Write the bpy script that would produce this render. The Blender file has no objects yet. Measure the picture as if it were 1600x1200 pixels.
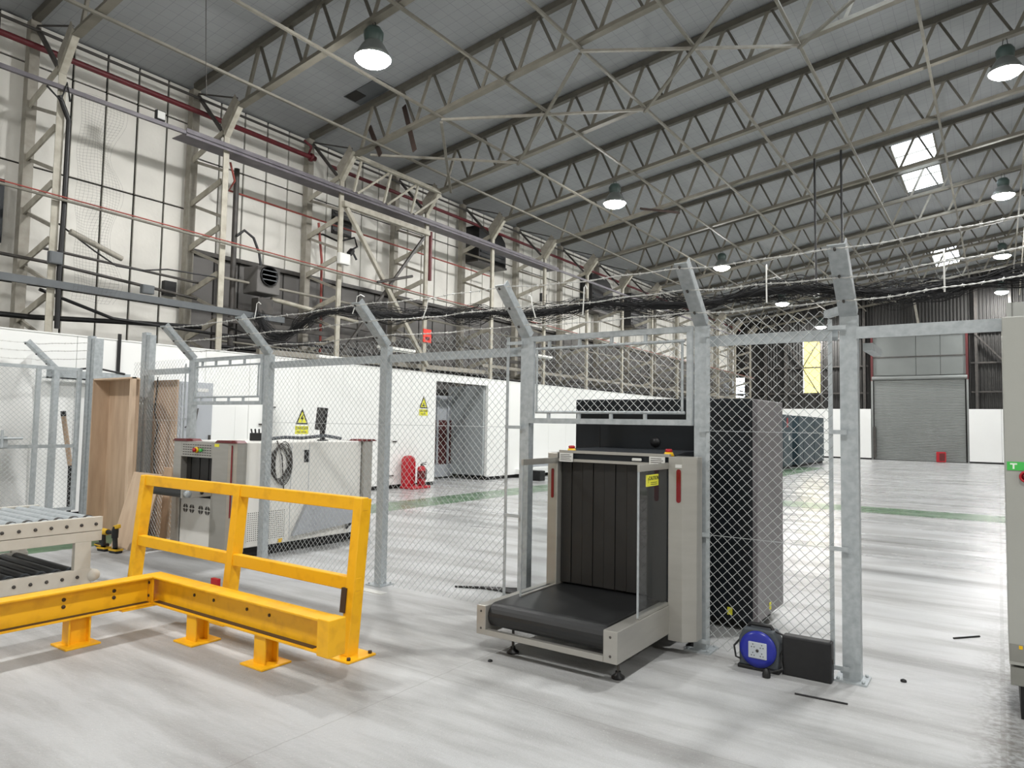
import bpy, math, random
from mathutils import Vector, Matrix
random.seed(7)
SC = bpy.context.scene
COL = SC.collection
V = Vector

# ------------------------------------------------------------------ camera, world, exposure
F_PX = 1098.3; YAW = 0.6059; PIT = 0.058016; ROLL = 0.017589; CAM_H = 1.65
_fw = V((-math.sin(YAW)*math.cos(PIT), math.cos(YAW)*math.cos(PIT), math.sin(PIT)))
_r0 = V((math.cos(YAW), math.sin(YAW), 0)); _u0 = _r0.cross(_fw)
_r = math.cos(ROLL)*_r0 + math.sin(ROLL)*_u0
_u = -math.sin(ROLL)*_r0 + math.cos(ROLL)*_u0
cam = bpy.data.cameras.new('camera'); camo = bpy.data.objects.new('camera', cam); COL.objects.link(camo)
cam.sensor_fit = 'HORIZONTAL'; cam.sensor_width = 36; cam.lens = 36*F_PX/1600; cam.clip_end = 300; cam.clip_start = 0.05
M = Matrix.Identity(4)
for i in range(3):
    M[i][0] = _r[i]; M[i][1] = _u[i]; M[i][2] = -_fw[i]
M[2][3] = CAM_H
camo.matrix_world = M
SC.camera = camo
SC.view_settings.view_transform = 'Standard'; SC.view_settings.look = 'None'
SC.view_settings.gamma = 1; SC.view_settings.use_curve_mapping = False
SC.view_settings.exposure = 0.0
world = bpy.data.worlds.new('daylight'); SC.world = world; world.use_nodes = True
world.node_tree.nodes['Background'].inputs[0].default_value = (0.85, 0.92, 1.0, 1)
world.node_tree.nodes['Background'].inputs[1].default_value = 11.0
LAMP_W = 460.0      # lamps hanging outside the picture
UP_W = 52.0          # light the refractors throw sideways and up
LAMP_EMIT = 445.0   # glowing refractor bowls of the lamps in view

# ------------------------------------------------------------------ materials
MATS = {}
def srgb(r, g, b):
    f = lambda c: (c/255/12.92) if c/255 <= .04045 else ((c/255+.055)/1.055)**2.4
    return (f(r), f(g), f(b), 1)
def mat(name, col, rough=.5, metal=0., noise=0., nscale=8., col2=None, bump=0., bscale=60., spec=.5, stretch=(1, 1, 1), detail=6, ramp=(.35, .7)):
    """base colour with a noise mix to a second colour, and fine bump"""
    m = bpy.data.materials.new(name); m.use_nodes = True; MATS[name] = m
    nt = m.node_tree; b = nt.nodes['Principled BSDF']
    b.inputs['Base Color'].default_value = col; b.inputs['Roughness'].default_value = rough
    b.inputs['Metallic'].default_value = metal; b.inputs['Specular IOR Level'].default_value = spec
    if noise or bump:
        tc = nt.nodes.new('ShaderNodeTexCoord'); mp = nt.nodes.new('ShaderNodeMapping'); mp.inputs['Scale'].default_value = stretch
        nt.links.new(tc.outputs['Object'], mp.inputs['Vector'])
    if noise:
        n = nt.nodes.new('ShaderNodeTexNoise'); n.inputs['Scale'].default_value = nscale; n.inputs['Detail'].default_value = detail
        nt.links.new(mp.outputs[0], n.inputs['Vector'])
        rp = nt.nodes.new('ShaderNodeMapRange'); rp.inputs[1].default_value = ramp[0]; rp.inputs[2].default_value = ramp[1]
        rp.inputs[3].default_value = 0; rp.inputs[4].default_value = noise
        nt.links.new(n.outputs['Fac'], rp.inputs[0])
        mx = nt.nodes.new('ShaderNodeMix'); mx.data_type = 'RGBA'
        mx.inputs[6].default_value = col; mx.inputs[7].default_value = col2 or tuple(c*.6 for c in col[:3])+(1,)
        nt.links.new(rp.outputs[0], mx.inputs[0]); nt.links.new(mx.outputs[2], b.inputs['Base Color'])
    if bump:
        n2 = nt.nodes.new('ShaderNodeTexNoise'); n2.inputs['Scale'].default_value = bscale; n2.inputs['Detail'].default_value = 3
        nt.links.new(mp.outputs[0], n2.inputs['Vector'])
        bp = nt.nodes.new('ShaderNodeBump'); bp.inputs['Strength'].default_value = bump; bp.inputs['Distance'].default_value = .01
        nt.links.new(n2.outputs['Fac'], bp.inputs['Height']); nt.links.new(bp.outputs[0], b.inputs['Normal'])
    return m
def emis(name, col, strength):
    m = bpy.data.materials.new(name); m.use_nodes = True; MATS[name] = m
    b = m.node_tree.nodes['Principled BSDF']
    b.inputs['Base Color'].default_value = col; b.inputs['Emission Color'].default_value = col; b.inputs['Emission Strength'].default_value = strength
    return m
mat('cream_paint', srgb(184, 180, 167), .55, 0, .75, 6, srgb(146, 139, 124), .15, 40)
mat('cream_dirty', srgb(158, 154, 144), .6, 0, .55, 7, srgb(124, 118, 106), .2, 40)
mat('tie_paint', srgb(128, 125, 115), .6, 0, .5, 6, srgb(100, 97, 88))
mat('truss_shaded_paint', srgb(126, 122, 111), .6, 0, .5, 5, srgb(102, 98, 88), .15, 40)  # cream paint darkened, shade of the backlit trusses put into the colour
mat('truss_shaded_dirty', srgb(92, 89, 81), .65, 0, .5, 6, srgb(72, 70, 63), .15, 40)  # dirty cream with the same truss shade painted in
mat('dark_steel', srgb(58, 56, 54), .5, 0, .5, 6, srgb(88, 82, 76))
mat('wall_board', srgb(236, 234, 227), .8, 0, .45, 1.3, srgb(208, 206, 200), .35, 14)
mat('grey_cladding', srgb(112, 110, 108), .7, 0, .5, 1.5, srgb(88, 86, 84))
mat('backing_dark', srgb(40, 38, 36), .9)
mat('white_panel', srgb(240, 241, 239), .32, 0, .25, .8, srgb(230, 231, 229))
mat('white_machine', srgb(230, 229, 224), .35, 0, .3, 2, srgb(206, 204, 196))
mat('black_skirt', srgb(16, 16, 17), .6)
mat('corrugated', srgb(52, 51, 49), .65, 0, .6, .8, srgb(38, 37, 36), stretch=(2, 1, .3))
mat('shutter_grey', srgb(140, 143, 141), .38, .3, .4, 1.2, srgb(124, 127, 125))
mat('infill_grey', srgb(116, 120, 118), .4, .2, .5, .9, srgb(102, 106, 104))
mat('rust_brown', srgb(64, 50, 44), .7, 0, .6, 8, srgb(46, 38, 36))
mat('red_steel', srgb(84, 26, 28), .55)
mat('red_pipe', srgb(104, 30, 38), .5, 0, .6, 6, srgb(76, 28, 32))
mat('pink_pipe', srgb(150, 72, 64), .55)
mat('purple_tray', srgb(112, 108, 114), .5, .1, .6, 4, srgb(82, 79, 86))
mat('grey_tray', srgb(96, 100, 103), .5, .1, .4, 5, srgb(78, 82, 85))
mat('galv', srgb(182, 188, 191), .42, .25, .7, 22, srgb(150, 157, 161), .05, 80)
mat('galv_wire', srgb(184, 188, 188), .36, .35)
mat('barb', srgb(206, 206, 203), .4, .25)
mat('black_net', srgb(26, 26, 28), .8)
mat('black_plastic', srgb(20, 20, 22), .45, 0, .3, 20, srgb(34, 34, 36))
mat('black_rubber', srgb(27, 28, 29), .42, 0, .3, 6, srgb(38, 39, 40))
mat('curtain_lead', srgb(25, 24, 23), .5, 0, .4, 5, srgb(36, 34, 32))
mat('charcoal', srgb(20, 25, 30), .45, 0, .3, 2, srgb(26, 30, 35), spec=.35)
mat('charcoal_lit_side', srgb(112, 108, 110), .4, 0, .25, 2, srgb(100, 97, 100), .1, 200)  # lighter copy of charcoal, lamp light on the right face put into the colour
mat('blue_cab', srgb(52, 70, 78), .4, 0, .3, 1, srgb(62, 80, 88))
mat('stainless', srgb(176, 174, 168), .36, .55, .4, 3, srgb(160, 157, 151), stretch=(1, 1, 6))
mat('conveyor_paint', srgb(206, 202, 192), .45, 0, .35, 9, srgb(184, 178, 166))
mat('yellow_paint', srgb(246, 184, 24), .42, 0, .7, 9, srgb(216, 152, 20), .08, 50, ramp=(.5, .76))
def chips():
    m = MATS['yellow_paint']; nt = m.node_tree; b = nt.nodes['Principled BSDF']; old = b.inputs['Base Color'].links[0].from_socket
    tc = nt.nodes.new('ShaderNodeTexCoord'); n = nt.nodes.new('ShaderNodeTexNoise'); n.inputs['Scale'].default_value = 16; n.inputs['Detail'].default_value = 8; n.inputs['Roughness'].default_value = .7
    nt.links.new(tc.outputs['Object'], n.inputs['Vector'])
    mr = nt.nodes.new('ShaderNodeMapRange'); mr.inputs[1].default_value = .70; mr.inputs[2].default_value = .73; mr.inputs[4].default_value = .85; nt.links.new(n.outputs['Fac'], mr.inputs[0])
    mx = nt.nodes.new('ShaderNodeMix'); mx.data_type = 'RGBA'; mx.inputs[7].default_value = srgb(92, 66, 34)
    nt.links.new(mr.outputs[0], mx.inputs[0]); nt.links.new(old, mx.inputs[6]); nt.links.new(mx.outputs[2], b.inputs['Base Color'])
chips()
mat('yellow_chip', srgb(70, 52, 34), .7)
mat('plywood', srgb(196, 170, 144), .65, 0, .7, 4, srgb(170, 144, 120), .1, 30, stretch=(3, 3, .5))
mat('plywood_light', srgb(214, 190, 164), .65, 0, .6, 4, srgb(192, 164, 138), stretch=(3, 3, .6))
mat('red_plastic', srgb(176, 20, 36), .35)
mat('red_dark', srgb(96, 16, 20), .35)
mat('red_lens', srgb(120, 14, 22), .25)
mat('yellow_sticker', srgb(228, 224, 60), .5)
mat('estop_yellow', srgb(238, 190, 20), .4)
mat('label_white', srgb(214, 214, 210), .5, 0, .4, 60, srgb(176, 176, 174), stretch=(.3, .3, 3))
mat('ink_black', srgb(24, 22, 18), .6)
mat('ink_white', srgb(232, 244, 228), .6)
mat('blue_plastic', srgb(34, 44, 150), .3)
mat('reel_grey', srgb(66, 72, 78), .5)
mat('socket_grey', srgb(186, 192, 198), .45)
mat('machine_grey', srgb(168, 172, 178), .4)
mat('pillar_grey', srgb(172, 173, 167), .45, .1, .5, 1.6, srgb(158, 159, 153), .05, 30)
mat('pillar_dark', srgb(146, 146, 140), .55, .1, .6, 3, srgb(116, 116, 110))
mat('green_sign', srgb(70, 190, 84), .45)
mat('maroon', srgb(70, 26, 26), .7)
mat('lamp_green', srgb(66, 82, 78), .4)
mat('lamp_skirt', srgb(128, 132, 130), .35, .4)
mat('orange_red', srgb(232, 64, 48), .6)
mat('drill_yellow', srgb(214, 170, 34), .45)
mat('white_plastic', srgb(232, 232, 228), .4)
mat('door_grey', srgb(164, 170, 172), .4)
mat('leaf_brown', srgb(84, 72, 56), .8)
emis('lamp_glow', (1, .99, .968, 1), LAMP_EMIT)
emis('batten_glow', (1, 1, 1, 1), 2.0)
def translucent(name, col, fac=.75):
    m = bpy.data.materials.new(name); m.use_nodes = True; MATS[name] = m; nt = m.node_tree
    out = nt.nodes['Material Output']; nt.nodes.remove(nt.nodes['Principled BSDF'])
    t = nt.nodes.new('ShaderNodeBsdfTranslucent'); t.inputs[0].default_value = col
    d = nt.nodes.new('ShaderNodeBsdfDiffuse'); d.inputs[0].default_value = col
    mx = nt.nodes.new('ShaderNodeMixShader'); mx.inputs[0].default_value = fac
    nt.links.new(d.outputs[0], mx.inputs[1]); nt.links.new(t.outputs[0], mx.inputs[2]); nt.links.new(mx.outputs[0], out.inputs[0])
translucent('skylight_sheet', (.92, .94, .95, 1)); translucent('yellow_sheet', (.42, .33, .075, 1)); translucent('white_sheet_film', (.88, .88, .87, 1), .35)
def clear(name):
    m = bpy.data.materials.new(name); m.use_nodes = True; MATS[name] = m; nt = m.node_tree
    out = nt.nodes['Material Output']; nt.nodes.remove(nt.nodes['Principled BSDF'])
    t = nt.nodes.new('ShaderNodeBsdfTransparent'); t.inputs[0].default_value = (.93, .94, .94, 1)
    g = nt.nodes.new('ShaderNodeBsdfGlossy'); g.inputs['Roughness'].default_value = .04
    fr = nt.nodes.new('ShaderNodeFresnel'); fr.inputs[0].default_value = 1.45
    mx = nt.nodes.new('ShaderNodeMixShader')
    ge = nt.nodes.new('ShaderNodeNewGeometry'); iv = nt.nodes.new('ShaderNodeMath'); iv.operation = 'SUBTRACT'; iv.inputs[0].default_value = 1; nt.links.new(ge.outputs['Backfacing'], iv.inputs[1])
    mu = nt.nodes.new('ShaderNodeMath'); mu.operation = 'MULTIPLY'; nt.links.new(iv.outputs[0], mu.inputs[0]); nt.links.new(fr.outputs[0], mu.inputs[1])
    nt.links.new(mu.outputs[0], mx.inputs[0]); nt.links.new(t.outputs[0], mx.inputs[1]); nt.links.new(g.outputs[0], mx.inputs[2]); nt.links.new(mx.outputs[0], out.inputs[0])
clear('clear_acrylic')

def floor_material():
    m = bpy.data.materials.new('painted_concrete'); m.use_nodes = True; MATS['floor'] = m; nt = m.node_tree; N = nt.nodes; L = nt.links
    b = N['Principled BSDF']
    tc = N.new('ShaderNodeTexCoord'); sep = N.new('ShaderNodeSeparateXYZ'); L.new(tc.outputs['Object'], sep.inputs[0])
    def math_(op, a, c=None, clamp=False):
        n = N.new('ShaderNodeMath'); n.operation = op; n.use_clamp = clamp
        for k, x in ((0, a), (1, c)):
            if x is None: continue
            if isinstance(x, (int, float)): n.inputs[k].default_value = x
            else: L.new(x, n.inputs[k])
        return n.outputs[0]
    def noise(scale, det, st=(1, 1, 1), rough=.6):
        mp = N.new('ShaderNodeMapping'); mp.inputs['Scale'].default_value = st; L.new(tc.outputs['Object'], mp.inputs[0])
        n = N.new('ShaderNodeTexNoise'); n.inputs['Scale'].default_value = scale; n.inputs['Detail'].default_value = det; n.inputs['Roughness'].default_value = rough
        L.new(mp.outputs[0], n.inputs['Vector']); return n.outputs['Fac']
    def rng(x, a, c, lo, hi):
        n = N.new('ShaderNodeMapRange'); L.new(x, n.inputs[0]); n.inputs[1].default_value = a; n.inputs[2].default_value = c; n.inputs[3].default_value = lo; n.inputs[4].default_value = hi; return n.outputs[0]
    def mix(f, a, c):
        n = N.new('ShaderNodeMix'); n.data_type = 'RGBA'
        if isinstance(f, (int, float)): n.inputs[0].default_value = f
        else: L.new(f, n.inputs[0])
        for k, x in ((6, a), (7, c)):
            if isinstance(x, tuple): n.inputs[k].default_value = x
            else: L.new(x, n.inputs[k])
        return n.outputs[2]
    big = noise(.35, 5); streak = noise(1.2, 6, (.35, 2.2, 1)); fine = noise(38, 3); speck = noise(120, 2)
    c = mix(rng(big, .35, .65, 0, 1), srgb(190, 191, 191), srgb(174, 175, 176))
    c = mix(rng(streak, .42, .66, 0, .85), c, srgb(134, 133, 131))
    c = mix(rng(fine, .6, .75, 0, .25), c, srgb(206, 205, 202))
    c = mix(rng(speck, .66, .72, 0, .4), c, srgb(120, 118, 114))
    c = mix(rng(noise(75, 3), .66, .7, 0, .5), c, srgb(224, 222, 216))  # pale flecks painted in for the glints on the gritty floor
    # green walkway stripes
    wob = noise(6, 4)
    def band(axis, lo, hi):
        w = rng(wob, 0, 1, -.05, .05); x = math_('ADD', axis, w)
        return math_('MULTIPLY', math_('GREATER_THAN', x, lo), math_('LESS_THAN', x, hi))
    X, Y = sep.outputs[0], sep.outputs[1]
    s1 = math_('MULTIPLY', band(Y, 15.95, 17.2), band(X, -10.4, 6))
    s2 = math_('MULTIPLY', band(X, -10.45, -9.4), band(Y, 7.0, 45))
    s3 = math_('MULTIPLY', band(X, -7.3, -6.3), band(Y, 22, 33.4))
    s4 = math_('MULTIPLY', band(X, -10.6, -9.6), band(Y, 3.2, 5.4))
    g = math_('MAXIMUM', math_('MAXIMUM', s1, s2), math_('MAXIMUM', s3, s4))
    worn = rng(noise(3, 8), .3, .75, 1, .72)
    green = mix(rng(noise(2, 5), .4, .65, 0, 1), srgb(58, 98, 60), srgb(88, 120, 84))
    c = mix(math_('MULTIPLY', g, worn), c, green)
    # saw cut joints in the slab
    def joint(axis, at, w=.012):
        d = math_('ABSOLUTE', math_('SUBTRACT', math_('ADD', axis, rng(noise(9, 3), 0, 1, -.012, .012)), at)); return math_('LESS_THAN', d, w)
    j = joint(X, -.01, .014)
    for at in (-3.05, -6.1, -9.1): j = math_('MAXIMUM', j, joint(X, at, .004))
    for at in (3.6, 7.6, 12.2, 21): j = math_('MAXIMUM', j, joint(Y, at, .004))
    c = mix(math_('MULTIPLY', j, .3), c, srgb(104, 100, 94))
    # grit and dirt swept along the slab edge by the grey cabinet
    edge = math_('MULTIPLY', rng(math_('ABSOLUTE', math_('SUBTRACT', X, .02)), .0, .22, 1, 0), rng(Y, 5.0, 9.0, 1, 0))
    dirt = math_('MULTIPLY', edge, rng(noise(26, 4), .42, .6, 0, 1))
    c = mix(math_('MULTIPLY', dirt, .8), c, srgb(108, 104, 97))
    L.new(c, b.inputs['Base Color'])
    L.new(math_('ADD', rng(noise(.8, 6, (.5, 2, 1)), .3, .7, .2, .36), rng(Y, 4.0, 11.0, .22, 0)), b.inputs['Roughness'])
    b.inputs['Specular IOR Level'].default_value = .42
    # gritty relief, strongest close to the fence entrance
    near = rng(Y, 3.0, 8.0, 1, .2)
    bp = N.new('ShaderNodeBump'); bp.inputs['Distance'].default_value = .012
    L.new(noise(40, 4, (1, 1, 1), .7), bp.inputs['Height']); L.new(math_('MULTIPLY', near, .8), bp.inputs['Strength'])
    L.new(bp.outputs[0], b.inputs['Normal'])
floor_material()
def roof_material():
    m = bpy.data.materials.new('roof_lining'); m.use_nodes = True; MATS['roof'] = m; nt = m.node_tree; N = nt.nodes; L = nt.links
    b = N['Principled BSDF']; b.inputs['Roughness'].default_value = .75
    tc = N.new('ShaderNodeTexCoord')
    br = N.new('ShaderNodeTexBrick'); br.offset = 0; br.inputs['Scale'].default_value = 1; br.inputs['Brick Width'].default_value = .24; br.inputs['Row Height'].default_value = .24
    br.inputs['Mortar Size'].default_value = .004; br.inputs['Color1'].default_value = srgb(160, 163, 165); br.inputs['Color2'].default_value = srgb(157, 160, 162); br.inputs['Mortar'].default_value = srgb(132, 135, 137)
    L.new(tc.outputs['Object'], br.inputs['Vector'])
    n = N.new('ShaderNodeTexNoise'); n.inputs['Scale'].default_value = 1.1; n.inputs['Detail'].default_value = 6; L.new(tc.outputs['Object'], n.inputs['Vector'])
    mr = N.new('ShaderNodeMapRange'); mr.inputs[1].default_value = .35; mr.inputs[2].default_value = .7; mr.inputs[4].default_value = .35; L.new(n.outputs['Fac'], mr.inputs[0])
    mx = N.new('ShaderNodeMix'); mx.data_type = 'RGBA'; mx.inputs[7].default_value = srgb(138, 141, 144)
    L.new(mr.outputs[0], mx.inputs[0]); L.new(br.outputs['Color'], mx.inputs[6]); L.new(mx.outputs[2], b.inputs['Base Color'])
    bp = N.new('ShaderNodeBump'); bp.inputs['Strength'].default_value = .3; bp.inputs['Distance'].default_value = .02
    L.new(n.outputs['Fac'], bp.inputs['Height']); L.new(bp.outputs[0], b.inputs['Normal'])
roof_material()

# ------------------------------------------------------------------ mesh helpers
ORG = {}
class MB:
    def __init__(s): s.v = []; s.f = []; s.sm = []
    def add(s, vs, fs, smooth=False):
        o = len(s.v); s.v += [tuple(v) for v in vs]; s.f += [tuple(i+o for i in f) for f in fs]; s.sm += [smooth]*len(fs); return s
    def hexa(s, c):   # 8 corners: bottom 0-3, top 4-7
        return s.add(c, [(0, 3, 2, 1), (4, 5, 6, 7), (0, 1, 5, 4), (1, 2, 6, 5), (2, 3, 7, 6), (3, 0, 4, 7)])
    def box(s, x0, x1, y0, y1, z0, z1):
        return s.hexa([(x0, y0, z0), (x1, y0, z0), (x1, y1, z0), (x0, y1, z0), (x0, y0, z1), (x1, y0, z1), (x1, y1, z1), (x0, y1, z1)])
    def bar(s, p0, p1, w, h, up=(0, 0, 1), off=(0, 0)):
        p0, p1, up = V(p0), V(p1), V(up); d = (p1-p0).normalized(); a = d.cross(up)
        if a.length < 1e-4: a = d.cross(V((1, 0, 0)))
        a.normalize(); b = a.cross(d).normalized()
        o = a*off[0]+b*off[1]; A = a*w/2; B = b*h/2
        return s.hexa([p0-A-B+o, p0+A-B+o, p1+A-B+o, p1-A-B+o, p0-A+B+o, p0+A+B+o, p1+A+B+o, p1-A+B+o])
    def tube(s, pts, r, n=8, cap=True, smooth=True):
        pts = [V(p) for p in pts]; k = len(pts); rs = r if isinstance(r, (list, tuple)) else [r]*k
        vs = []; prev = None
        for i, p in enumerate(pts):
            d = (pts[min(i+1, k-1)]-pts[max(i-1, 0)]).normalized()
            if prev is None:
                a = d.cross(V((0, 0, 1)))
                if a.length < 1e-3: a = d.cross(V((1, 0, 0)))
            else: a = prev-d*prev.dot(d)
            a.normalize(); prev = a; b = d.cross(a)
            for j in range(n):
                t = 2*math.pi*j/n; vs.append(p+(a*math.cos(t)+b*math.sin(t))*rs[i])
        fs = []
        for i in range(k-1):
            for j in range(n): fs.append((i*n+j, i*n+(j+1) % n, (i+1)*n+(j+1) % n, (i+1)*n+j))
        s.add(vs, fs, smooth)
        if cap: s.add([vs[j] for j in range(n)], [tuple(reversed(range(n)))]); s.add([vs[(k-1)*n+j] for j in range(n)], [tuple(range(n))])
        return s
    def lathe(s, prof, c, n=16, axis=(0, 0, 1), smooth=True):
        c, ax = V(c), V(axis).normalized(); a = ax.cross(V((1, 0, 0)))
        if a.length < 1e-3: a = ax.cross(V((0, 1, 0)))
        a.normalize(); b = ax.cross(a); vs = []; fs = []
        for r, z in prof:
            for j in range(n):
                t = 2*math.pi*j/n; vs.append(c+ax*z+(a*math.cos(t)+b*math.sin(t))*max(r, 1e-4))
        for i in range(len(prof)-1):
            for j in range(n): fs.append((i*n+j, i*n+(j+1) % n, (i+1)*n+(j+1) % n, (i+1)*n+j))
        return s.add(vs, fs, smooth)
    def prism(s, poly, o, au, av, an, depth):
        o, au, av, an = V(o), V(au), V(av), V(an); k = len(poly)
        vs = [o+au*u+av*v for u, v in poly]+[o+au*u+av*v+an*depth for u, v in poly]
        fs = [tuple(reversed(range(k))), tuple(range(k, 2*k))]+[(i, (i+1) % k, k+(i+1) % k, k+i) for i in range(k)]
        return s.add(vs, fs)
    def build(s, name, m, parent=None, bevel=0, smooth_all=False):
        off = ORG.get(parent.name, V((0, 0, 0))) if parent else V((0, 0, 0))
        me = bpy.data.meshes.new(name); me.from_pydata([(v[0]-off.x, v[1]-off.y, v[2]-off.z) for v in s.v], [], s.f)
        me.polygons.foreach_set('use_smooth', [bool(x) or smooth_all for x in s.sm]); me.update()
        me.materials.append(MATS[m])
        o = bpy.data.objects.new(name, me); COL.objects.link(o)
        if parent: o.parent = parent; ORG[o.name] = off
        if bevel:
            b = o.modifiers.new('bevel', 'BEVEL'); b.width = bevel; b.segments = 2; b.limit_method = 'ANGLE'
        return o
def box(name, m, parent, x0, x1, y0, y1, z0, z1, bevel=0):
    return MB().box(x0, x1, y0, y1, z0, z1).build(name, m, parent, bevel)
def tag(o, label, cat, group=None, kind=None):
    o['label'] = label; o['category'] = cat
    if group: o['group'] = group
    if kind: o['kind'] = kind
    return o
def thing(name, label, cat, loc, group=None):
    o = bpy.data.objects.new(name, None); COL.objects.link(o); o.location = loc; o.empty_display_size = .1
    ORG[o.name] = V(loc); return tag(o, label, cat, group)
def structure(o): o['kind'] = 'structure'; return o
def children(o): return [c for c in bpy.data.objects if c.parent == o]
def copy_tree(o, delta, label=None):
    kids = {}
    for c in bpy.data.objects:
        if c.parent: kids.setdefault(c.parent.name, []).append(c)
    def rec(x, parent):
        c = x.copy(); COL.objects.link(c); c.parent = parent
        for k in kids.get(x.name, []): rec(k, c)
        return c
    r = rec(o, None); r.location = o.location+V(delta); ORG[r.name] = ORG.get(o.name, V(o.location))+V(delta)
    if label: r['label'] = label
    return r
def text(name, body, size, loc, right, up, m, parent, depth=.0012, align='CENTER'):
    cu = bpy.data.curves.new('text', 'FONT'); cu.body = body; cu.size = size; cu.extrude = depth; cu.align_x = align; cu.align_y = 'CENTER'
    t = bpy.data.objects.new('text', cu); COL.objects.link(t)
    dg = bpy.context.evaluated_depsgraph_get(); me = bpy.data.meshes.new_from_object(t.evaluated_get(dg))
    bpy.data.objects.remove(t); bpy.data.curves.remove(cu)
    right, up = V(right).normalized(), V(up).normalized(); n = right.cross(up); off = ORG.get(parent.name, V((0, 0, 0)))
    for v in me.vertices: v.co = V(loc)+right*v.co.x+up*v.co.y+n*v.co.z-off
    me.materials.clear(); me.materials.append(MATS[m])
    o = bpy.data.objects.new(name, me); COL.objects.link(o); o.parent = parent; ORG[o.name] = off; return o
ORDN = ['first', 'second', 'third', 'fourth', 'fifth', 'sixth', 'seventh', 'eighth', 'ninth', 'tenth', 'eleventh', 'twelfth', 'thirteenth', 'fourteenth', 'fifteenth']

# ------------------------------------------------------------------ shell of the hall
Y0, PITCH, NB = 5.07, 3.048, 14
WX, LX, WFAR, LIN = -14.2, -12.8, 46.2, -12.5
zb = lambda x: 7.95+.151*(x+12.2)      # truss bottom chord
zt = lambda x: 8.72+.1415*(x+13.9)     # truss top chord
roof = lambda x: zt(x)+.10 if x < 4 else zt(4)+.10-.1415*(x-4)
structure(MB().add([(-15, -8, 0), (14, -8, 0), (14, 47, 0), (-15, 47, 0)], [(0, 1, 2, 3)]).build('floor', 'floor'))
xs = [-14.4, -2.6, -1.45, 4, 14]; ys = [-8, 9.8, 14.4, 24.0, 29.0, 39.2, 43.4, 47]
mb = MB()
for i in range(4):
    for j in range(7):
        if i == 1 and j in (1, 3, 5): continue
        a, b, c, d = xs[i], xs[i+1], ys[j], ys[j+1]
        mb.add([(a, c, roof(a)), (b, c, roof(b)), (b, d, roof(b)), (a, d, roof(a))], [(0, 3, 2, 1)])
ceiling = structure(mb.build('ceiling', 'roof'))
for n, (c, d) in enumerate(((24.0, 29.0), (39.2, 43.4), (9.8, 14.4))):
    w = structure(MB().add([(-2.62, c-.02, roof(-2.6)+.1), (-1.43, c-.02, roof(-1.45)+.1), (-1.43, d+.02, roof(-1.45)+.1), (-2.62, d+.02, roof(-2.6)+.1)], [(0, 1, 2, 3)]).build('window_%d' % (n+1), 'skylight_sheet'))
    m_ = MB()
    for x in (-2.6, -1.45):
        m_.bar((x, c, roof(x)+.02), (x, d, roof(x)+.02), .05, .14)
    for k in range(5):
        y = c+(d-c)*k/4; m_.bar((-2.6, y, roof(-2.6)+.04), (-1.45, y, roof(-1.45)+.04), .03, .04)
    m_.build('window_frame', 'tie_paint', w)
# unseen sides of the hall close the room
structure(MB().add([(14, -8, 0), (14, 47, 0), (14, 47, 11), (14, -8, 11)], [(0, 1, 2, 3)]).build('wall_right', 'wall_board'))
structure(MB().add([(-15, -8, 0), (14, -8, 0), (14, -8, 12), (-15, -8, 12)], [(0, 1, 2, 3)]).build('wall_back', 'wall_board'))
# left wall: dark backing with separate boards, joints left open
wl = structure(MB().box(WX-.16, WX-.06, -8, 46.4, 0, 8.95).build('wall_left', 'backing_dark'))
bw = PITCH/5
meshcache = {}
def wall_piece(y, z0, z1, m, dx=0.):
    key = (round(z0, 3), round(z1, 3), m)
    if key not in meshcache:
        o = MB().box(WX-.05, WX, .022, bw-.022, z0+.018, z1-.018).build('panel', m, wl); meshcache[key] = o.data
    else:
        o = bpy.data.objects.new('panel', meshcache[key]); COL.objects.link(o); o.parent = wl
    o.location = (dx, y, 0); return o
for bay in range(-1, NB):
    for k in range(5):
        y = Y0+PITCH*bay+bw*k+.15
        if y < 2.2 or y+bw > 46.3: continue
        jz = lambda: random.uniform(-.006, .006)
        if bay < 1:
            rows = [(2.6, 4.0), (4.0, 6.13), (6.13, 7.98), (7.98, 8.75)]
        else:
            rows = [(5.3, 7.3), (7.3, 8.75)]
        for z0, z1 in rows: wall_piece(y, z0, z1, 'wall_board', jz())
        if bay >= 1:
            wall_piece(y, 2.6, 5.22, 'grey_cladding', -.03)
# ledger rail along the bottom edge of the upper boards
structure(MB().bar((WX+.04, 8.3, 5.26), (WX+.04, 46, 5.26), .08, .09).build('trim_1', 'dark_steel'))

# white lining wall: panels on a black skirting, doorway between y 14.45 and 16.8
lin = structure(box('wall_inner', 'black_skirt', None, LIN-.14, LIN-.05, 1.0, 14.45, 0, .12))
cuts = [1.0, 1.96, 3.11, 4.26, 5.41, 6.56, 7.71, 8.68, 9.9, 11.16, 12.31, 13.46, 14.45]
for a, b in zip(cuts, cuts[1:]): MB().box(LIN-.1, LIN, a+.004, b-.004, .10, 2.985).build('panel', 'white_panel', lin)
box('lintel', 'white_panel', lin, LIN-.1, LIN, 14.455, 16.8, 2.80, 2.985)
box('skirting', 'black_skirt', lin, LIN-.14, LIN-.05, 16.8, 46.1, 0, .12)
y = 16.8
while y < 46.0:
    b = min(y+1.15, 46.05); MB().box(LIN-.1, LIN, y+.004, b-.004, .10, 2.985).build('panel', 'white_panel', lin); y = b
box('capping', 'white_panel', lin, LIN-.12, LIN+.012, 1.0, 46.05, 2.985, 3.005)
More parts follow.
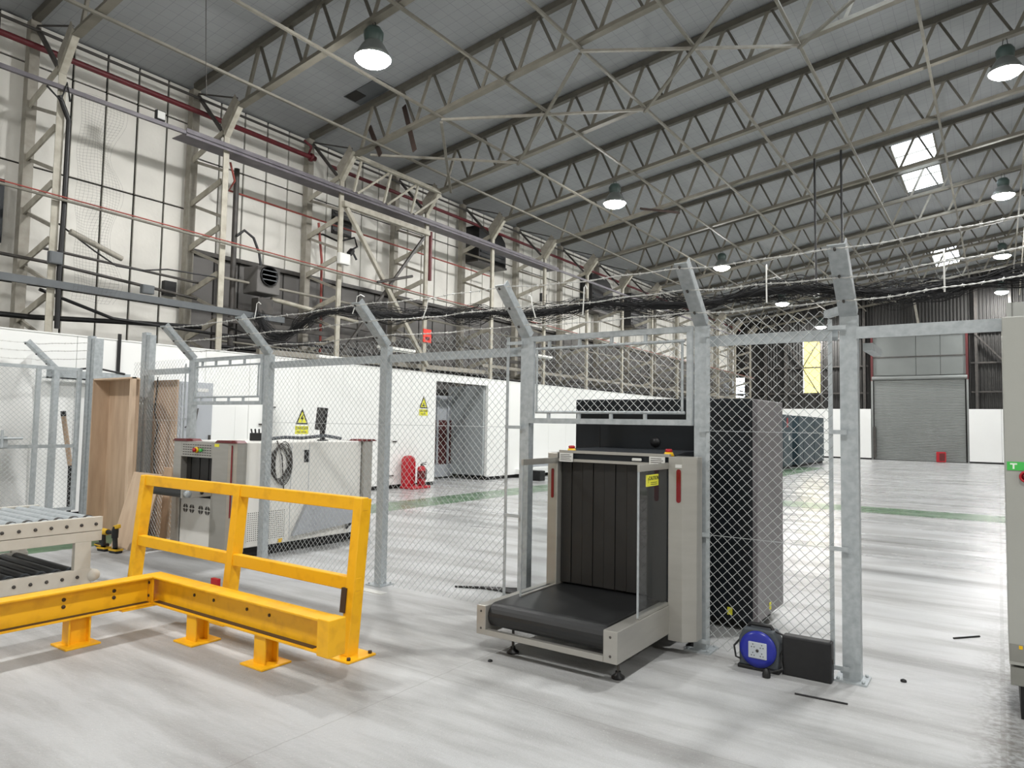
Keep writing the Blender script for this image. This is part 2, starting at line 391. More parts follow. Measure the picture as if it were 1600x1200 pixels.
# access hatches, handles, vent slot on the lining
for (a, b, z0, z1) in ((9.58, 10.5, 1.06, 1.92), (7.75, 8.36, .3, 1.92), (8.38, 8.66, .3, 1.92), (11.3, 12.2, .3, 1.1), (12.45, 13.3, .3, 1.1)):
    MB().box(LIN, LIN+.006, a, b, z0, z1).build('hatch', 'white_panel', lin, .002)
for (yy, z) in ((9.25, 1.93), (9.0, 1.57), (12.0, 1.18), (12.9, 1.18), (12.8, .33)):
    MB().box(LIN+.004, LIN+.03, yy-.07, yy+.07, z-.014, z+.014).build('handle', 'dark_steel', lin)
box('vent', 'machine_grey', lin, LIN, LIN+.01, 18.6, 20.3, .3, .52)
structure(box('trim_2', 'white_panel', None, LIN, LIN+.35, 18.3, 26, .12, .26))
# doorway recess behind the lining
dr = structure(MB().box(-14.05, LIN-.1, 16.82, 16.9, .12, 2.8).build('door_1', 'door_grey'))
MB().box(-14.05, LIN-.12, 14.38, 14.44, 0, 2.8).build('side_panel', 'door_grey', dr)
MB().box(-14.0, -13.9, 15.0, 17.6, .42, 1.75).build('door_leaf', 'maroon', dr)
MB().box(-14.0, -13.92, 14.5, 16.85, 1.75, 2.5).build('pane', 'machine_grey', dr)
MB().box(-14.0, -13.86, 14.5, 16.85, 0.05, .42).build('kick_plate', 'machine_grey', dr)
for yy in (15.25, 16.1, 16.6): MB().box(-13.92, -13.86, yy, yy+.07, .42, 2.5).build('stile', 'machine_grey', dr)
# projecting grey reveal panel seen edge-on to the right of the doorway
MB().box(-13.3, LIN-.11, 16.72, 16.8, .14, 2.79).build('reveal_panel', 'door_grey', dr)

# far wall: corrugated sheet with openings, lining, posts
mb = MB(); pitch = .17; x = -14.3
def corr(x0, x1, z0, z1f):
    global mb
    n = 4*max(1, round((x1-x0)/pitch)); pv = []
    prof = (0, 0, .045, .045)
    for i in range(n+1):
        xx = x0+(x1-x0)*i/n; yy = WFAR-prof[i % 4]; pv.append((xx, yy))
    o = len(mb.v)
    for xx, yy in pv: mb.v.append((xx, yy, z0)); mb.v.append((xx, yy, z1f(xx)))
    for i in range(n):
        mb.f.append((o+2*i, o+2*i+2, o+2*i+3, o+2*i+1)); mb.sm.append(False)
rf = lambda xx: roof(xx)+.05
corr(-14.3, -14.12, 0, rf); corr(-14.12, -13.58, 0, lambda t: 3.65); corr(-14.12, -13.58, 5.0, rf); corr(-13.58, -9.95, 0, rf)
corr(-9.95, -8.98, 0, lambda t: 3.85); corr(-9.95, -8.98, 7.15, rf); corr(-8.98, -6.12, 0, rf)
corr(-6.12, -1.36, 7.25, rf); corr(-1.36, 14, 0, rf)
wf = structure(mb.build('wall_far', 'corrugated'))
for n, (a, b, z0, z1, mm) in enumerate(((-9.95, -8.98, 3.85, 7.15, 'yellow_sheet'), (-14.12, -13.58, 3.65, 5.0, 'skylight_sheet'))):
    w = structure(MB().add([(a, WFAR+.06, z0), (b, WFAR+.06, z0), (b, WFAR+.06, z1), (a, WFAR+.06, z1)], [(0, 1, 2, 3)]).build('window_%d' % (n+4), mm))
    f = MB(); zz = (z0+z1)/2
    f.bar((a, WFAR-.06, zz), (b, WFAR-.06, zz), .05, .07); f.bar((a, WFAR-.06, z1), (b, WFAR-.06, z1), .05, .08); f.bar((a, WFAR-.06, z0), (b, WFAR-.06, z0), .05, .08)
    f.build('window_frame', 'dark_steel', w)
MB().bar((-10.9, WFAR-.12, 3.9), (-9.05, WFAR-.12, 7.1), .06, .08, (0, 1, 0)).build('brace', 'dark_steel', wf)
MB().bar((-10.9, WFAR-.2, 7.1), (-9.05, WFAR-.2, 3.9), .06, .08, (0, 1, 0)).build('brace', 'dark_steel', wf)
for xx in (-13.4, -12.2, -10.95, -8.85, -7.6, -6.5, -.95, .6):
    MB().bar((xx, WFAR-.16, 2.9), (xx, WFAR-.16, roof(xx)-.25), .14, .18, (0, 1, 0)).build('post', 'dark_steel', wf)
for z in (3.9, 5.5, 7.2):
    MB().bar((-14.2, WFAR-.1, z), (-6.3, WFAR-.1, z), .08, .09).build('rail', 'dark_steel', wf)
    MB().bar((-1.2, WFAR-.1, z), (4, WFAR-.1, z), .08, .09).build('rail', 'dark_steel', wf)
MB().bar((-1.0, WFAR-.22, 7.1), (1.2, WFAR-.22, 4.4), .07, .12, (0, 1, 0)).build('brace', 'dark_steel', wf)
MB().bar((-4.0, WFAR-.2, roof(-4)-.2), (-3.6, WFAR-.2, 7.3), .12, .12, (0, 1, 0)).build('post', 'cream_dirty', wf)
MB().bar((-7.4, WFAR-.2, roof(-7.4)-.5), (-6.9, WFAR-.2, 7.3), .12, .12, (0, 1, 0)).build('post', 'cream_dirty', wf)
xs_ = [-12.45, -10.05, -7.65, -6.16]
for a, b in zip(xs_, xs_[1:]): MB().box(a+.005, b-.005, WFAR-.3, WFAR-.22, .09, 2.95).build('lining_panel', 'white_panel', wf)
for a, b in ((-1.34, .12), (.13, 2.5), (2.51, 5)): MB().box(a, b, WFAR-.3, WFAR-.22, .09, 2.95).build('lining_panel', 'white_panel', wf)
MB().box(-12.4, -6.16, WFAR-.28, WFAR-.2, 0, .09).build('skirting', 'black_skirt', wf)
MB().box(-1.34, 5, WFAR-.28, WFAR-.2, 0, .09).build('skirting', 'black_skirt', wf)
# roller shutter with plain infill panels above
sh = structure(MB().box(-6.12, -1.36, WFAR-.02, WFAR+.03, 0, 7.3).build('door_2', 'backing_dark'))
mb = MB(); z = .02; o = 0; prof = []
while z < 4.62: prof += [(0, z), (.022, z+.02), (.022, z+.065), (0, z+.085)]; z += .092
for dy, zz in prof: mb.v += [(-6.0, WFAR-.1-dy, zz), (-1.5, WFAR-.1-dy, zz)]
for i in range(len(prof)-1): mb.f.append((2*i, 2*i+1, 2*i+3, 2*i+2)); mb.sm.append(False)
mb.build('shutter_curtain', 'shutter_grey', sh)
MB().tube([(-6.1, WFAR-.16, 4.74), (-1.38, WFAR-.16, 4.74)], .12, 14).build('shutter_barrel', 'shutter_grey', sh)
for a, b, z0, z1 in ((-6.05, -3.85, 4.9, 5.95), (-3.83, -2.65, 4.9, 5.95), (-2.63, -1.42, 4.9, 5.95), (-6.05, -3.85, 5.99, 7.2), (-3.83, -2.65, 5.99, 7.2), (-2.63, -1.42, 5.99, 7.2)):
    MB().box(a, b, WFAR-.1, WFAR-.06, z0, z1).build('infill_panel', 'infill_grey', sh)
MB().box(-6.1, -1.38, WFAR-.13, WFAR-.1, 5.93, 6.0).build('rail', 'dark_steel', sh)
for xx in (-6.1, -1.38):
    MB().box(xx-.06, xx+.06, WFAR-.2, WFAR-.06, 4.6, 7.25).build('jamb', 'red_steel', sh)
    MB().box(xx-.05, xx+.05, WFAR-.2, WFAR-.06, 0, 4.6).build('guide', 'shutter_grey', sh)
MB().box(-6.15, -1.3, WFAR-.2, WFAR-.06, 7.2, 7.3).build('head', 'red_steel', sh)
MB().box(-6.06, -5.9, WFAR-.3, WFAR-.2, .1, 1.9).build('control_box', 'dark_steel', sh)

# ------------------------------------------------------------------ roof trusses
def make_truss():
    t = thing('roof_truss', 'cream steel lattice roof truss, nearest to the camera', 'truss', (-12.3, Y0, zb(-12.3)), 'lattice roof trusses')
    y = Y0; XE = 3.2
    MB().bar((-13.95, y, zt(-13.95)), (XE, y, zt(XE)), .12, .13).build('top_chord', 'truss_shaded_dirty', t)
    m = MB().bar((-12.32, y, zb(-12.32)), (XE, y, zb(XE)), .10, .09); m.bar((-12.32, y, zb(-12.32)-.045), (XE, y, zb(XE)-.045), .15, .014); m.build('bottom_chord', 'truss_shaded_paint', t)
    k = -2
    while True:
        xb = -10.44+.905*k; xt = xb+.45
        if xt > XE: break
        if k > -2: MB().bar((xb+.03, y-.018, zb(xb)+.04), (xt-.03, y-.018, zt(xt)-.05), .07, .03, (0, 1, 0)).build('web', 'truss_shaded_paint', t)
        else: MB().bar((xb+.1, y, zb(xb)+.04), (xt, y, zt(xt)-.05), .07, .05, (0, 1, 0)).build('web', 'truss_shaded_paint', t)
        if k > -2: MB().bar((xb-.04, y+.018, zb(xb)+.04), (xb-.42, y+.018, zt(xb-.45)-.05), .05, .04, (0, 1, 0)).build('web', 'truss_shaded_dirty', t)
        k += 1
    return t
truss = make_truss()
for k in range(1, NB):
    copy_tree(truss, (0, PITCH*k, 0), 'cream steel lattice roof truss, %s counted from the camera end' % ORDN[k])
def make_column():
    y = Y0
    t = thing('lattice_column', 'cream steel lattice wall column with bent knee, nearest to the camera', 'column', (LX, y, 0), 'lattice columns along the left wall')
    MB().box(-14.09, -13.91, y-.08, y+.08, 0, 8.66).build('outer_leg', 'cream_dirty', t)
    m = MB().box(LX-.05, LX+.05, y-.012, y+.012, 0, 7.43); m.box(LX+.04, LX+.055, y-.06, y+.06, 0, 7.43); m.build('inner_leg', 'cream_paint', t)
    m = MB().bar((LX+.02, y, 7.40), (-12.32, y, 7.98), .11, .10); m.build('knee', 'cream_paint', t)
    MB().prism([(-12.86, 7.38), (-12.36, 7.95), (-12.52, 8.2), (-12.95, 7.75)], (0, y-.02, 0), (1, 0, 0), (0, 0, 1), (0, 1, 0), .014).build('gusset', 'cream_dirty', t)
    MB().bar((-13.85, y, 8.5), (-12.95, y, 7.55), .06, .06, (0, 1, 0)).build('strut', 'dark_steel', t)
    MB().tube([(-13.85, y, 8.55), (-12.45, y, 8.1)], .018, 6).build('rod', 'dark_steel', t)
    zz = 7.12; first = True
    while zz > .6:
        MB().bar((-13.92, y-.03, zz), (LX-.05, y-.03, zz+(.35 if first else .3)), .03, .12, (0, 0, 1)).build('lacing', 'cream_paint', t)
        MB().bar((-13.92, y+.03, zz-.02), (LX-.05, y+.03, zz-.42), .05, .06, (0, 0, 1)).build('lacing', 'cream_dirty', t)
        zz -= .95; first = False
    return t
column = make_column()
for k in range(1, NB):
    copy_tree(column, (0, PITCH*k, 0), 'cream steel lattice wall column with bent knee, %s counted from the camera end' % ORDN[k])

# longitudinal tie bars under the trusses, wind bracing of the second bay
TX = [-11.5, -9.75, -8.0, -6.35, -4.7, -3.1, -1.1, .75]
for n, x in enumerate(TX):
    tag(MB().bar((x, 2.2, zb(x)-.085), (x, 45.9, zb(x)-.085), .055, .045).build('tie_bar', 'tie_paint'), 'long thin cream tie bar under the roof trusses, %s from the left wall' % ORDN[n], 'tie bar', 'tie bars under the trusses')
ya, yb = Y0+2*PITCH, Y0+3*PITCH
for nn, (xa, xb_) in enumerate(((-11.9, -9.75), (-9.75, -6.35), (-6.35, -3.1), (-3.1, .75))):
    t = thing('cross_brace', 'crossed cream braces between third and fourth roof trusses, %s pair from left' % ORDN[nn], 'brace', (xa, ya, zb(xa)-.14), 'wind braces between the trusses')
    for sgn in (0, 1):
        p, q = (xa, xb_) if sgn == 0 else (xb_, xa)
        MB().bar((p, ya+.06, zb(p)-.14-.05*sgn), (q, yb-.06, zb(q)-.14-.05*sgn), .06, .045).build('brace_bar', 'tie_paint' if sgn else 'cream_dirty', t)
# wall bracing in the same bay
t = thing('wall_brace_frame', 'shallow lattice girder between the knees of the third and fourth columns', 'girder', (-12.35, ya, 7.0))
MB().bar((-12.33, ya, 7.9), (-12.33, yb, 7.9), .09, .09).build('top_chord', 'cream_paint', t)
for k in range(3):
    y1 = ya+.25+k*1.0
    MB().bar((-12.4, y1, 7.86), (-12.62, y1, 7.16), .05, .05, (0, 1, 0)).build('post', 'cream_paint', t)
    MB().bar((-12.62, y1+.12, 7.16), (-12.4, y1+.92, 7.86), .05, .05, (1, 0, 0)).build('diagonal', 'cream_paint', t)
MB().bar((-12.7, ya, 6.82), (-12.7, yb, 6.82), .12, .13).build('bottom_tube', 'cream_paint', t)
tag(MB().bar((LX+.1, ya+.1, 6.75), (LX+.1, yb+.05, 3.2), .09, .09, (1, 0, 0)).build('wall_diagonal', 'cream_paint'), 'cream diagonal bar sloping down to the right behind the bundled net', 'brace')
tag(MB().bar((LX+.02, yb-.1, 6.7), (LX+.02, ya+.1, 3.2), .06, .06, (1, 0, 0)).build('wall_diagonal', 'dark_steel'), 'dark diagonal bar sloping down to the left, crossing the cream one', 'brace')
tag(MB().tube([(LX+.2, 12.25, 5.12), (LX+.2, 13.5, 5.5)], .035, 8).build('loose_bar', 'dark_steel'), 'short dark bar fixed across the crossing of the wall diagonals', 'bar')

# ------------------------------------------------------------------ services on the left wall
def pipe(name, m, pts, r, label, cat='pipe', n=8): return tag(MB().tube(pts, r, n).build(name, m), label, cat)
t = thing('sprinkler_pipe', 'thick dark red water pipe along the top of the left wall, near length', 'pipe', (-13.62, 2.2, 8.05))
MB().tube([(-13.62, 2.2, 8.07), (-13.62, 11.0, 8.05)], .055, 10).build('pipe_run', 'red_pipe', t)
MB().lathe([(0, 0), (.1, 0), (.1, .05), (.06, .05), (.06, .15), (.0, .15)], (-13.62, 10.9, 8.05), 12, (0, 1, 0)).build('flange', 'red_pipe', t)
MB().tube([(-13.62, 10.85, 8.1), (-13.6, 10.9, 8.3), (-13.62, 10.7, 8.40)], .03, 8).build('branch', 'red_pipe', t)
pipe('sprinkler_pipe', 'red_pipe', [(-13.62, 11.5, 8.02), (-13.62, 45.8, 7.98)], .05, 'dark red water pipe along the left wall, far length beyond the flange')
pipe('conduit', 'dark_steel', [(-13.75, 2.2, 8.42), (-13.75, 45.8, 8.36)], .03, 'thin dark conduit just above the red water pipe')
pipe('gas_pipe', 'pink_pipe', [(-13.2, 8.5, 7.06), (-13.2, 8.62, 6.7), (-13.6, 8.75, 6.6), (-13.65, 18.5, 6.5)], .022, 'thin pinkish red pipe along the wall boards')
t = thing('cable_tray', 'long purplish grey tray across the columns at knee height', 'cable tray', (LX+.12, 2.2, 7.1))
MB().bar((LX+.12, 2.2, 7.08), (LX+.12, 7.2, 7.12), .06, .07).build('tray_rail', 'purple_tray', t)
MB().box(LX-.35, LX+.16, 7.2, 21.0, 7.10, 7.115).build('tray_floor', 'purple_tray', t)
MB().box(LX+.145, LX+.16, 7.2, 21.0, 7.05, 7.2).build('tray_lip', 'purple_tray', t)
MB().bar((LX+.12, 21, 7.12), (LX+.12, 45.8, 7.1), .05, .07).build('tray_rail', 'purple_tray', t)
t = thing('pipe_pair', 'pair of pinkish conduits strapped across the columns below the tray', 'pipe', (LX+.1, 2.2, 5.3))
MB().tube([(LX+.17, 2.2, 5.33), (LX+.17, 14.2, 5.1), (LX+.17, 45, 4.85)], .013, 8).build('conduit', 'pink_pipe', t)
MB().tube([(LX+.17, 2.2, 5.28), (LX+.17, 14.2, 5.05), (LX+.17, 45, 4.80)], .024, 8).build('conduit', 'tie_paint', t)
tag(MB().box(LX+.06, LX+.14, 2.2, 9.6, 3.76, 3.88).build('trunking', 'grey_tray'), 'flat grey metal trunking across the two nearest columns', 'trunking')
pipe('conduit', 'dark_steel', [(-13.4, 2.2, 4.35), (-13.4, 5.2, 4.3), (-13.4, 8.0, 4.1)], .03, 'dark conduit sagging between the two nearest columns')
pipe('conduit', 'dark_steel', [(-13.5, 5.2, 4.55), (-13.5, 8.1, 4.45)], .025, 'thin dark conduit above the grey trunking')
pipe('cable_bundle', 'black_plastic', [(-13.2, 2.2, 3.25), (-13.2, 5.0, 3.3), (-13.2, 6.6, 3.42), (-13.2, 8.0, 3.5)], .045, 'thick black cables sagging just above the white lining wall', 'cable')
pipe('cable_bundle', 'black_plastic', [(-13.0, 5.0, 3.75), (-13.0, 6.2, 3.42), (-13.0, 8.1, 3.38), (-13.0, 11.5, 3.4)], .03, 'black cable drooping from the first column to the second', 'cable')
pipe('loose_cable', 'black_plastic', [(-12.78, 5.15, 4.85), (-13.2, 5.9, 4.62), (-13.2, 6.3, 4.42), (-13.1, 6.7, 4.4), (-13.1, 7.2, 4.52), (-12.85, 8.05, 4.5)], .015, 'thin black cable looping between the two nearest columns', 'cable')
pipe('cable_bundle', 'black_plastic', [(-12.66, 5.0, 6.95), (-12.70, 5.18, 6.6), (-12.70, 5.18, 5.0), (-12.70, 5.16, 4.0), (-12.72, 5.18, 3.1)], .04, 'black cable bundle strapped down the nearest column', 'cable')
pipe('cable', 'black_plastic', [(-12.64, 4.8, 7.03), (-12.64, 5.02, 6.86), (-12.64, 5.1, 7.2), (-12.64, 5.16, 6.9)], .018, 'black cable looped beneath the knee of the nearest column', 'cable')
pipe('drain_pipe', 'dark_steel', [(-13.5, 8.86, 7.09), (-13.5, 8.87, 0)], .06, 'dark vertical pipe beside the second column', 'pipe', 10)
pipe('rising_pipe', 'dark_steel', [(-14.05, 4.55, 8.6), (-14.05, 4.55, 3.0)], .03, 'dark vertical conduit pair on the boards left of the nearest column')
pipe('rising_pipe', 'pink_pipe', [(-13.6, 11.2, 6.5), (-13.62, 11.35, 5.6), (-13.62, 11.4, 2.9)], .03, 'thin red pipe rising beside the third column')
pipe('drop_pipe', 'red_dark', [(LX+.06, yb+.13, 6.9), (LX+.06, yb+.13, 5.55)], .05, 'short dark red pipe down the fourth column', 'pipe')
pipe('hose', 'black_plastic', [(-13.4, 8.85, 5.6), (-13.35, 9.0, 5.75), (-13.3, 9.2, 5.62), (-13.25, 9.32, 5.3), (-13.2, 9.36, 4.9)], .03, 'black hose curving over to the grey fan heater', 'hose')
t = thing('fan_heater', 'grey fan heater with round dark outlet on the wall behind second column', 'heater', (-13.1, 9.4, 4.3))
MB().box(-13.5, -13.0, 9.12, 9.7, 4.4, 4.98).build('casing', 'grey_cladding', t, .02)
MB().lathe([(0, 0), (.2, 0), (.2, .05), (.22, .05), (.22, 0)], (-13.0, 9.4, 4.78), 18, (1, 0, 0)).build('outlet', 'black_plastic', t)
for k in range(3): MB().box(-12.97, -12.94, 9.22, 9.58, 4.68+.1*k, 4.70+.1*k).build('louvre', 'grey_tray', t)
MB().box(-13.3, -13.05, 9.2, 9.6, 3.95, 4.3).build('motor_box', 'dark_steel', t, .02)
pipe('beam_tube', 'cream_paint', [(-13.15, 9.6, 4.33), (-13.0, 12.0, 4.12)], .05, 'cream horizontal tube running from the fan heater to the third column')
def jbox(x, y, z, w, h, m, label):
    t = thing('junction_box', label, 'junction box', (x, y, z))
    box('body', m, t, x-.05, x+.05, y-w/2, y+w/2, z-h/2, z+h/2, .008)
    MB().box(x+.05, x+.056, y-w/2+.02, y+w/2-.02, z-h/2+.02, z+h/2-.02).build('cover', m, t)
    return t
jbox(LX+.12, 5.08, 4.25, .2, .2, 'grey_tray', 'grey junction box on the nearest lattice column')
jbox(LX+.05, 6.65, 4.0, .22, .16, 'grey_tray', 'grey junction box on conduit between the two nearest columns')
jbox(LX+.12, 11.22, 5.5, .32, .26, 'white_plastic', 'white junction box on the third lattice column')
tag(MB().box(-14.2, -14.08, 7.7, 7.95, 4.2, 4.5).build('isolator', 'black_plastic'), 'black isolator box on the wall boards beside the second column', 'box')
t = thing('floodlight', 'small black floodlight standing on the purplish tray', 'floodlight', (LX+.1, 6.65, 7.15))
box('housing', 'black_plastic', t, LX+.02, LX+.1, 6.64, 6.82, 7.19, 7.37, .01)
box('pane', 'label_white', t, LX+.1, LX+.11, 6.66, 6.8, 7.21, 7.35)
MB().bar((LX+.05, 6.45, 7.16), (LX+.05, 6.9, 7.16), .06, .02).build('bracket', 'black_plastic', t)
t = thing('security_camera', 'black security camera on a bent cable by the third column', 'camera', (-13.3, 11.5, 5.9))
MB().tube([(-14.19, 11.6, 6.4), (-13.9, 11.6, 6.35), (-13.5, 11.75, 6.15), (-13.3, 12.1, 6.3), (-13.2, 12.1, 6.05), (-13.2, 11.95, 5.95)], .025, 8).build('arm', 'black_plastic', t)
MB().bar((-13.25, 12.0, 5.95), (-13.1, 11.75, 5.78), .1, .1).build('body', 'black_plastic', t)
MB().bar((-13.2, 11.95, 5.9), (-13.15, 12.05, 5.7), .04, .04).build('bracket', 'black_plastic', t)
t = thing('wall_vent', 'square black louvred vent on the wall boards beyond the third column', 'vent', (-14.1, 12.4, 6.6))
box('frame', 'black_plastic', t, WX, WX+.06, 12.1, 12.75, 6.55, 7.2)
for k in range(5): MB().box(WX+.06, WX+.08, 12.14, 12.71, 6.6+.12*k, 6.65+.12*k).build('louvre', 'dark_steel', t)
def cowl(y, z, w, h, label):
    t = thing('fan_cowl', label, 'vent', (WX, y, z), 'black fan cowls high on the left wall')
    poly = [(-w/2, -h/2), (w/2, -h/2), (w/2, h*.1)]+[(w/2*math.cos(a), h*.1+h*.4*math.sin(a)) for a in (.4, .8, 1.2)]+[(-w/2, h/2)]
    MB().prism(poly, (WX, y, z), (0, 1, 0), (0, 0, 1), (1, 0, 0), .55).build('hood', 'black_plastic', t)
    MB().box(WX, WX+.6, y-w/2-.1, y+w/2, z-h/2-.06, z-h/2).build('base_plate', 'dark_steel', t)
    for k in range(4): MB().box(WX+.55, WX+.58, y-w/2+.08, y+w/2-.12, z-h/2+.1+.18*k, z-h/2+.16+.18*k).build('louvre', 'charcoal', t)
cowl(18.45, 7.5, 1.5, 1.15, 'black round-topped fan cowl beside the fifth column')
cowl(26.3, 7.2, 1.9, 1.5, 'black round-topped fan cowl beside the eighth column')
cowl(30.0, 7.0, 1.8, 1.5, 'black round-topped fan cowl furthest along the left wall')
tag(MB().box(-13.8, -13.7, 21.6, 21.95, 6.2, 6.5).build('control_box', 'black_plastic'), 'small black box on the wall beside the sixth column', 'box')
pipe('drop_cable', 'black_plastic', [(-13.75, 21.8, 6.2), (-13.75, 21.8, 4.6), (-13.75, 24, 4.62)], .025, 'black cable dropping from the small black wall box', 'cable')
t = thing('warning_notice', 'small bright red notice strapped to the fourth lattice column', 'notice', (LX+.1, yb+.02, 4.05))
MB().box(LX+.07, LX+.09, yb-.1, yb+.22, 4.08, 4.2).build('plate', 'orange_red', t)
MB().box(LX+.07, LX+.09, yb-.1, yb+.22, 3.84, 4.06).build('plate', 'orange_red', t)
MB().box(LX+.09, LX+.093, yb-.02, yb+.15, 3.9, 3.99).build('printing', 'red_dark', t)
tag(MB().box(WX-.01, WX+.25, 4.2, 4.75, 4.6, 5.7).build('wall_cabinet', 'charcoal'), 'dark steel cabinet at the left edge, high on the wall', 'cabinet')
for n, (x, z, r, m_) in enumerate(((-13.45, 3.02, .03, 'dark_steel'), (-13.15, 3.14, .035, 'black_plastic'), (-13.5, 4.02, .02, 'dark_steel'), (-13.3, 4.6, .03, 'cream_dirty'), (-13.55, 3.3, .025, 'tie_paint'))):
    pipe('conduit', m_, [(x, 8.3, z+.02), (x, 14, z), (x, 22, z-.04), (x, 32, z+.03), (x, 45.5, z)], r, '%s conduit of the five running past the columns above the lining wall, counted upward' % ORDN[[0, 1, 3, 4, 2][n]])
pipe('stub_beam', 'cream_dirty', [(-12.72, 5.3, 4.75), (-12.8, 6.2, 4.48)], .05, 'cream stub beam pointing from the nearest column towards the second', 'beam', 6)
pipe('slack_cable', 'black_plastic', [(-13.0, 8.3, 3.6), (-13.0, 9.6, 3.3), (-13.0, 11.1, 3.55), (-13.0, 12.6, 3.35), (-13.0, 14.1, 3.6)], .018, 'slack black cable looping from the second column to the fourth', 'cable', 6)
# fluorescent battens above the lining wall
for n, (x, y0, y1, z, lab) in enumerate(((-12.65, 12.4, 13.7, 3.5, 'white strip light above the white lining wall, right of the third column'), (-12.65, 19.2, 20.6, 3.95, 'white strip light above the white lining wall, left of the near scanner'), (-12.75, 10.6, 11.7, 2.9+.2, 'white strip light low on the lining wall top near the third column'))):
    t = thing('strip_light', lab, 'light', (x, y0, z))
    MB().box(x-.06, x+.06, y0, y1, z, z+.07).build('body', 'white_plastic', t, .01)
    MB().tube([(x, y0+.03, z-.02), (x, y1-.03, z-.02)], .02, 8).build('tube', 'white_plastic', t)
tag(MB().bar((-13.0, 9.2, 3.12), (-13.0, 17.5, 3.25), .12, .12).build('ledger', 'cream_dirty'), 'dirty cream horizontal beam just above the white lining wall', 'beam')
tag(MB().bar((-13.3, 8.3, 3.75), (-13.3, 45, 3.75), .06, .1).build('ledger', 'dark_steel'), 'dark horizontal rail on the grey cladding behind the columns', 'beam')
tag(MB().bar((-13.3, 17.5, 3.5), (-13.3, 45, 3.5), .08, .1).build('ledger', 'cream_dirty'), 'cream horizontal rail above the lining wall in the far half', 'beam')
tag(MB().box(LIN+.002, LIN+.03, 6.05, 6.1, 2.35, 3.1).build('cable_riser', 'black_plastic'), 'black vertical cable riser at the top of the lining wall behind the plywood', 'cable')
# loose netting hung beside the nearest column
def net_sheet(name, o, au, av, nu, nv, cell, r, m, label, bulge=.1):
    mb = MB(); o, au, av = V(o), V(au), V(av); n = au.cross(av).normalized()
    P = lambda i, j: o+au*cell*i+av*cell*j+n*bulge*math.sin(i*.5+j*.22)*math.sin(j*.13+1)+au*.12*math.sin(j*.21)*i/nu
    for i in range(nu+1): mb.tube([P(i, j) for j in range(0, nv+1, 3)], r, 3, False)
    for j in range(0, nv+1): mb.tube([P(i, j) for i in range(0, nu+1, 2)], r, 3, False)
    o_ = mb.build(name, m); o_['kind'] = 'stuff'; return tag(o_, label, 'netting')
net_sheet('bird_net', (-12.55, 5.3, 3.6), (0, 1, 0), (0, 0, 1), 13, 70, .05, .0011, 'dark_steel', 'fine grey bird netting hanging loose beside the nearest column')

# roof odds and ends
tag(MB().bar((-12.1, ya+.2, 8.62), (-11.45, ya-.05, 7.72), .12, .02, (0, 1, 0)).build('steel_strap', 'rust_brown'), 'rusty brown strap hanging across the third truss, left one', 'strap')
tag(MB().bar((-11.0, ya+.2, 8.85), (-10.4, ya-.05, 7.6), .12, .02, (0, 1, 0)).build('steel_strap', 'rust_brown'), 'rusty brown strap hanging across the third truss, right one', 'strap')
t = thing('roof_hatch', 'dark damaged patch of roof lining above the third truss', 'hatch', (-11.6, 10.9, 9.05))
MB().bar((-12.15, 10.85, roof(-12.15)-.012), (-11.1, 10.85, roof(-11.1)-.012), .5, .02).build('sheet', 'grey_tray', t)
MB().bar((-12.1, 10.75, roof(-12.1)-.03), (-11.75, 10.75, roof(-11.75)-.03), .3, .02).build('hole', 'backing_dark', t)
for k, (x, z0, z1) in enumerate(((-4.05, 8.85, 5.42), (-3.38, 8.95, 5.5))):
    z0 = zb(x)-.05
    t = thing('drop_rod', 'black hanging rod under the roof, %s one of two above the fence corner' % ('left', 'right')[k], 'rod', (x, 20.31, z0), 'hanging rods')
    MB().tube([(x, 20.31, z0), (x+.02, 20.31, z1)], .03, 8).build('rod', 'black_plastic', t)
    box('socket', 'white_plastic' if k == 0 else 'black_plastic', t, x-.05, x+.09, 20.26, 20.36, z1-.16, z1, .01)
pipe('hanging_wire', 'dark_steel', [(-10.58, 6.2, roof(-10.58)), (-10.5, 6.2, 8.6), (-10.42, 6.2, 7.5), (-10.36, 6.2, 6.85)], .006, 'thin dark chain hanging from the roof left of the second column', 'wire', 5)
pipe('hanging_chain', 'cream_dirty', [(.85, 26.4, 8.9), (.72, 26.4, 7.4), (.6, 26.4, 5.9)], .022, 'pale rope hanging down at the right beside the lamps', 'rope', 6)
tag(MB().bar((-9.2, 20.25, 8.55), (-7.9, 20.2, 8.2), .1, .06).build('loose_plank', 'rust_brown'), 'dark plank lying over the sixth truss', 'plank')

# ------------------------------------------------------------------ high bay lamps
LAMPS = [(-8.62, k, 7.8) for k in range(1, 6)]+[(.25, k, 9.07) for k in range(2, 6)]
def make_lamp(x, y, z, label, top):
    t = thing('high_bay_lamp', label, 'lamp', (x, y, z), 'high bay lamps')
    MB().lathe([(0, .565), (.06, .56), (.12, .54), (.17, .46), (.165, .38), (.15, .30), (.14, .28)], (x, y, z), 20).build('housing', 'lamp_green', t)
    MB().lathe([(.14, .30), (.2, .22), (.27, .1), (.315, .0), (.305, .0), (.26, .1), (.19, .21), (.13, .29)], (x, y, z), 24).build('reflector', 'lamp_skirt', t)
    MB().lathe([(0, -.125), (.10, -.115), (.20, -.085), (.27, -.04), (.305, .004)], (x, y, z), 20).build('lens', 'lamp_glow', t)
    m = MB()
    m.tube([(x-.05, y, z+.55), (x-.03, y, z+top-.03), (x, y, z+top), (x+.03, y, z+top-.03), (x+.05, y, z+.55)], .007, 5)
    m.build('cable', 'black_plastic', t)
    return t
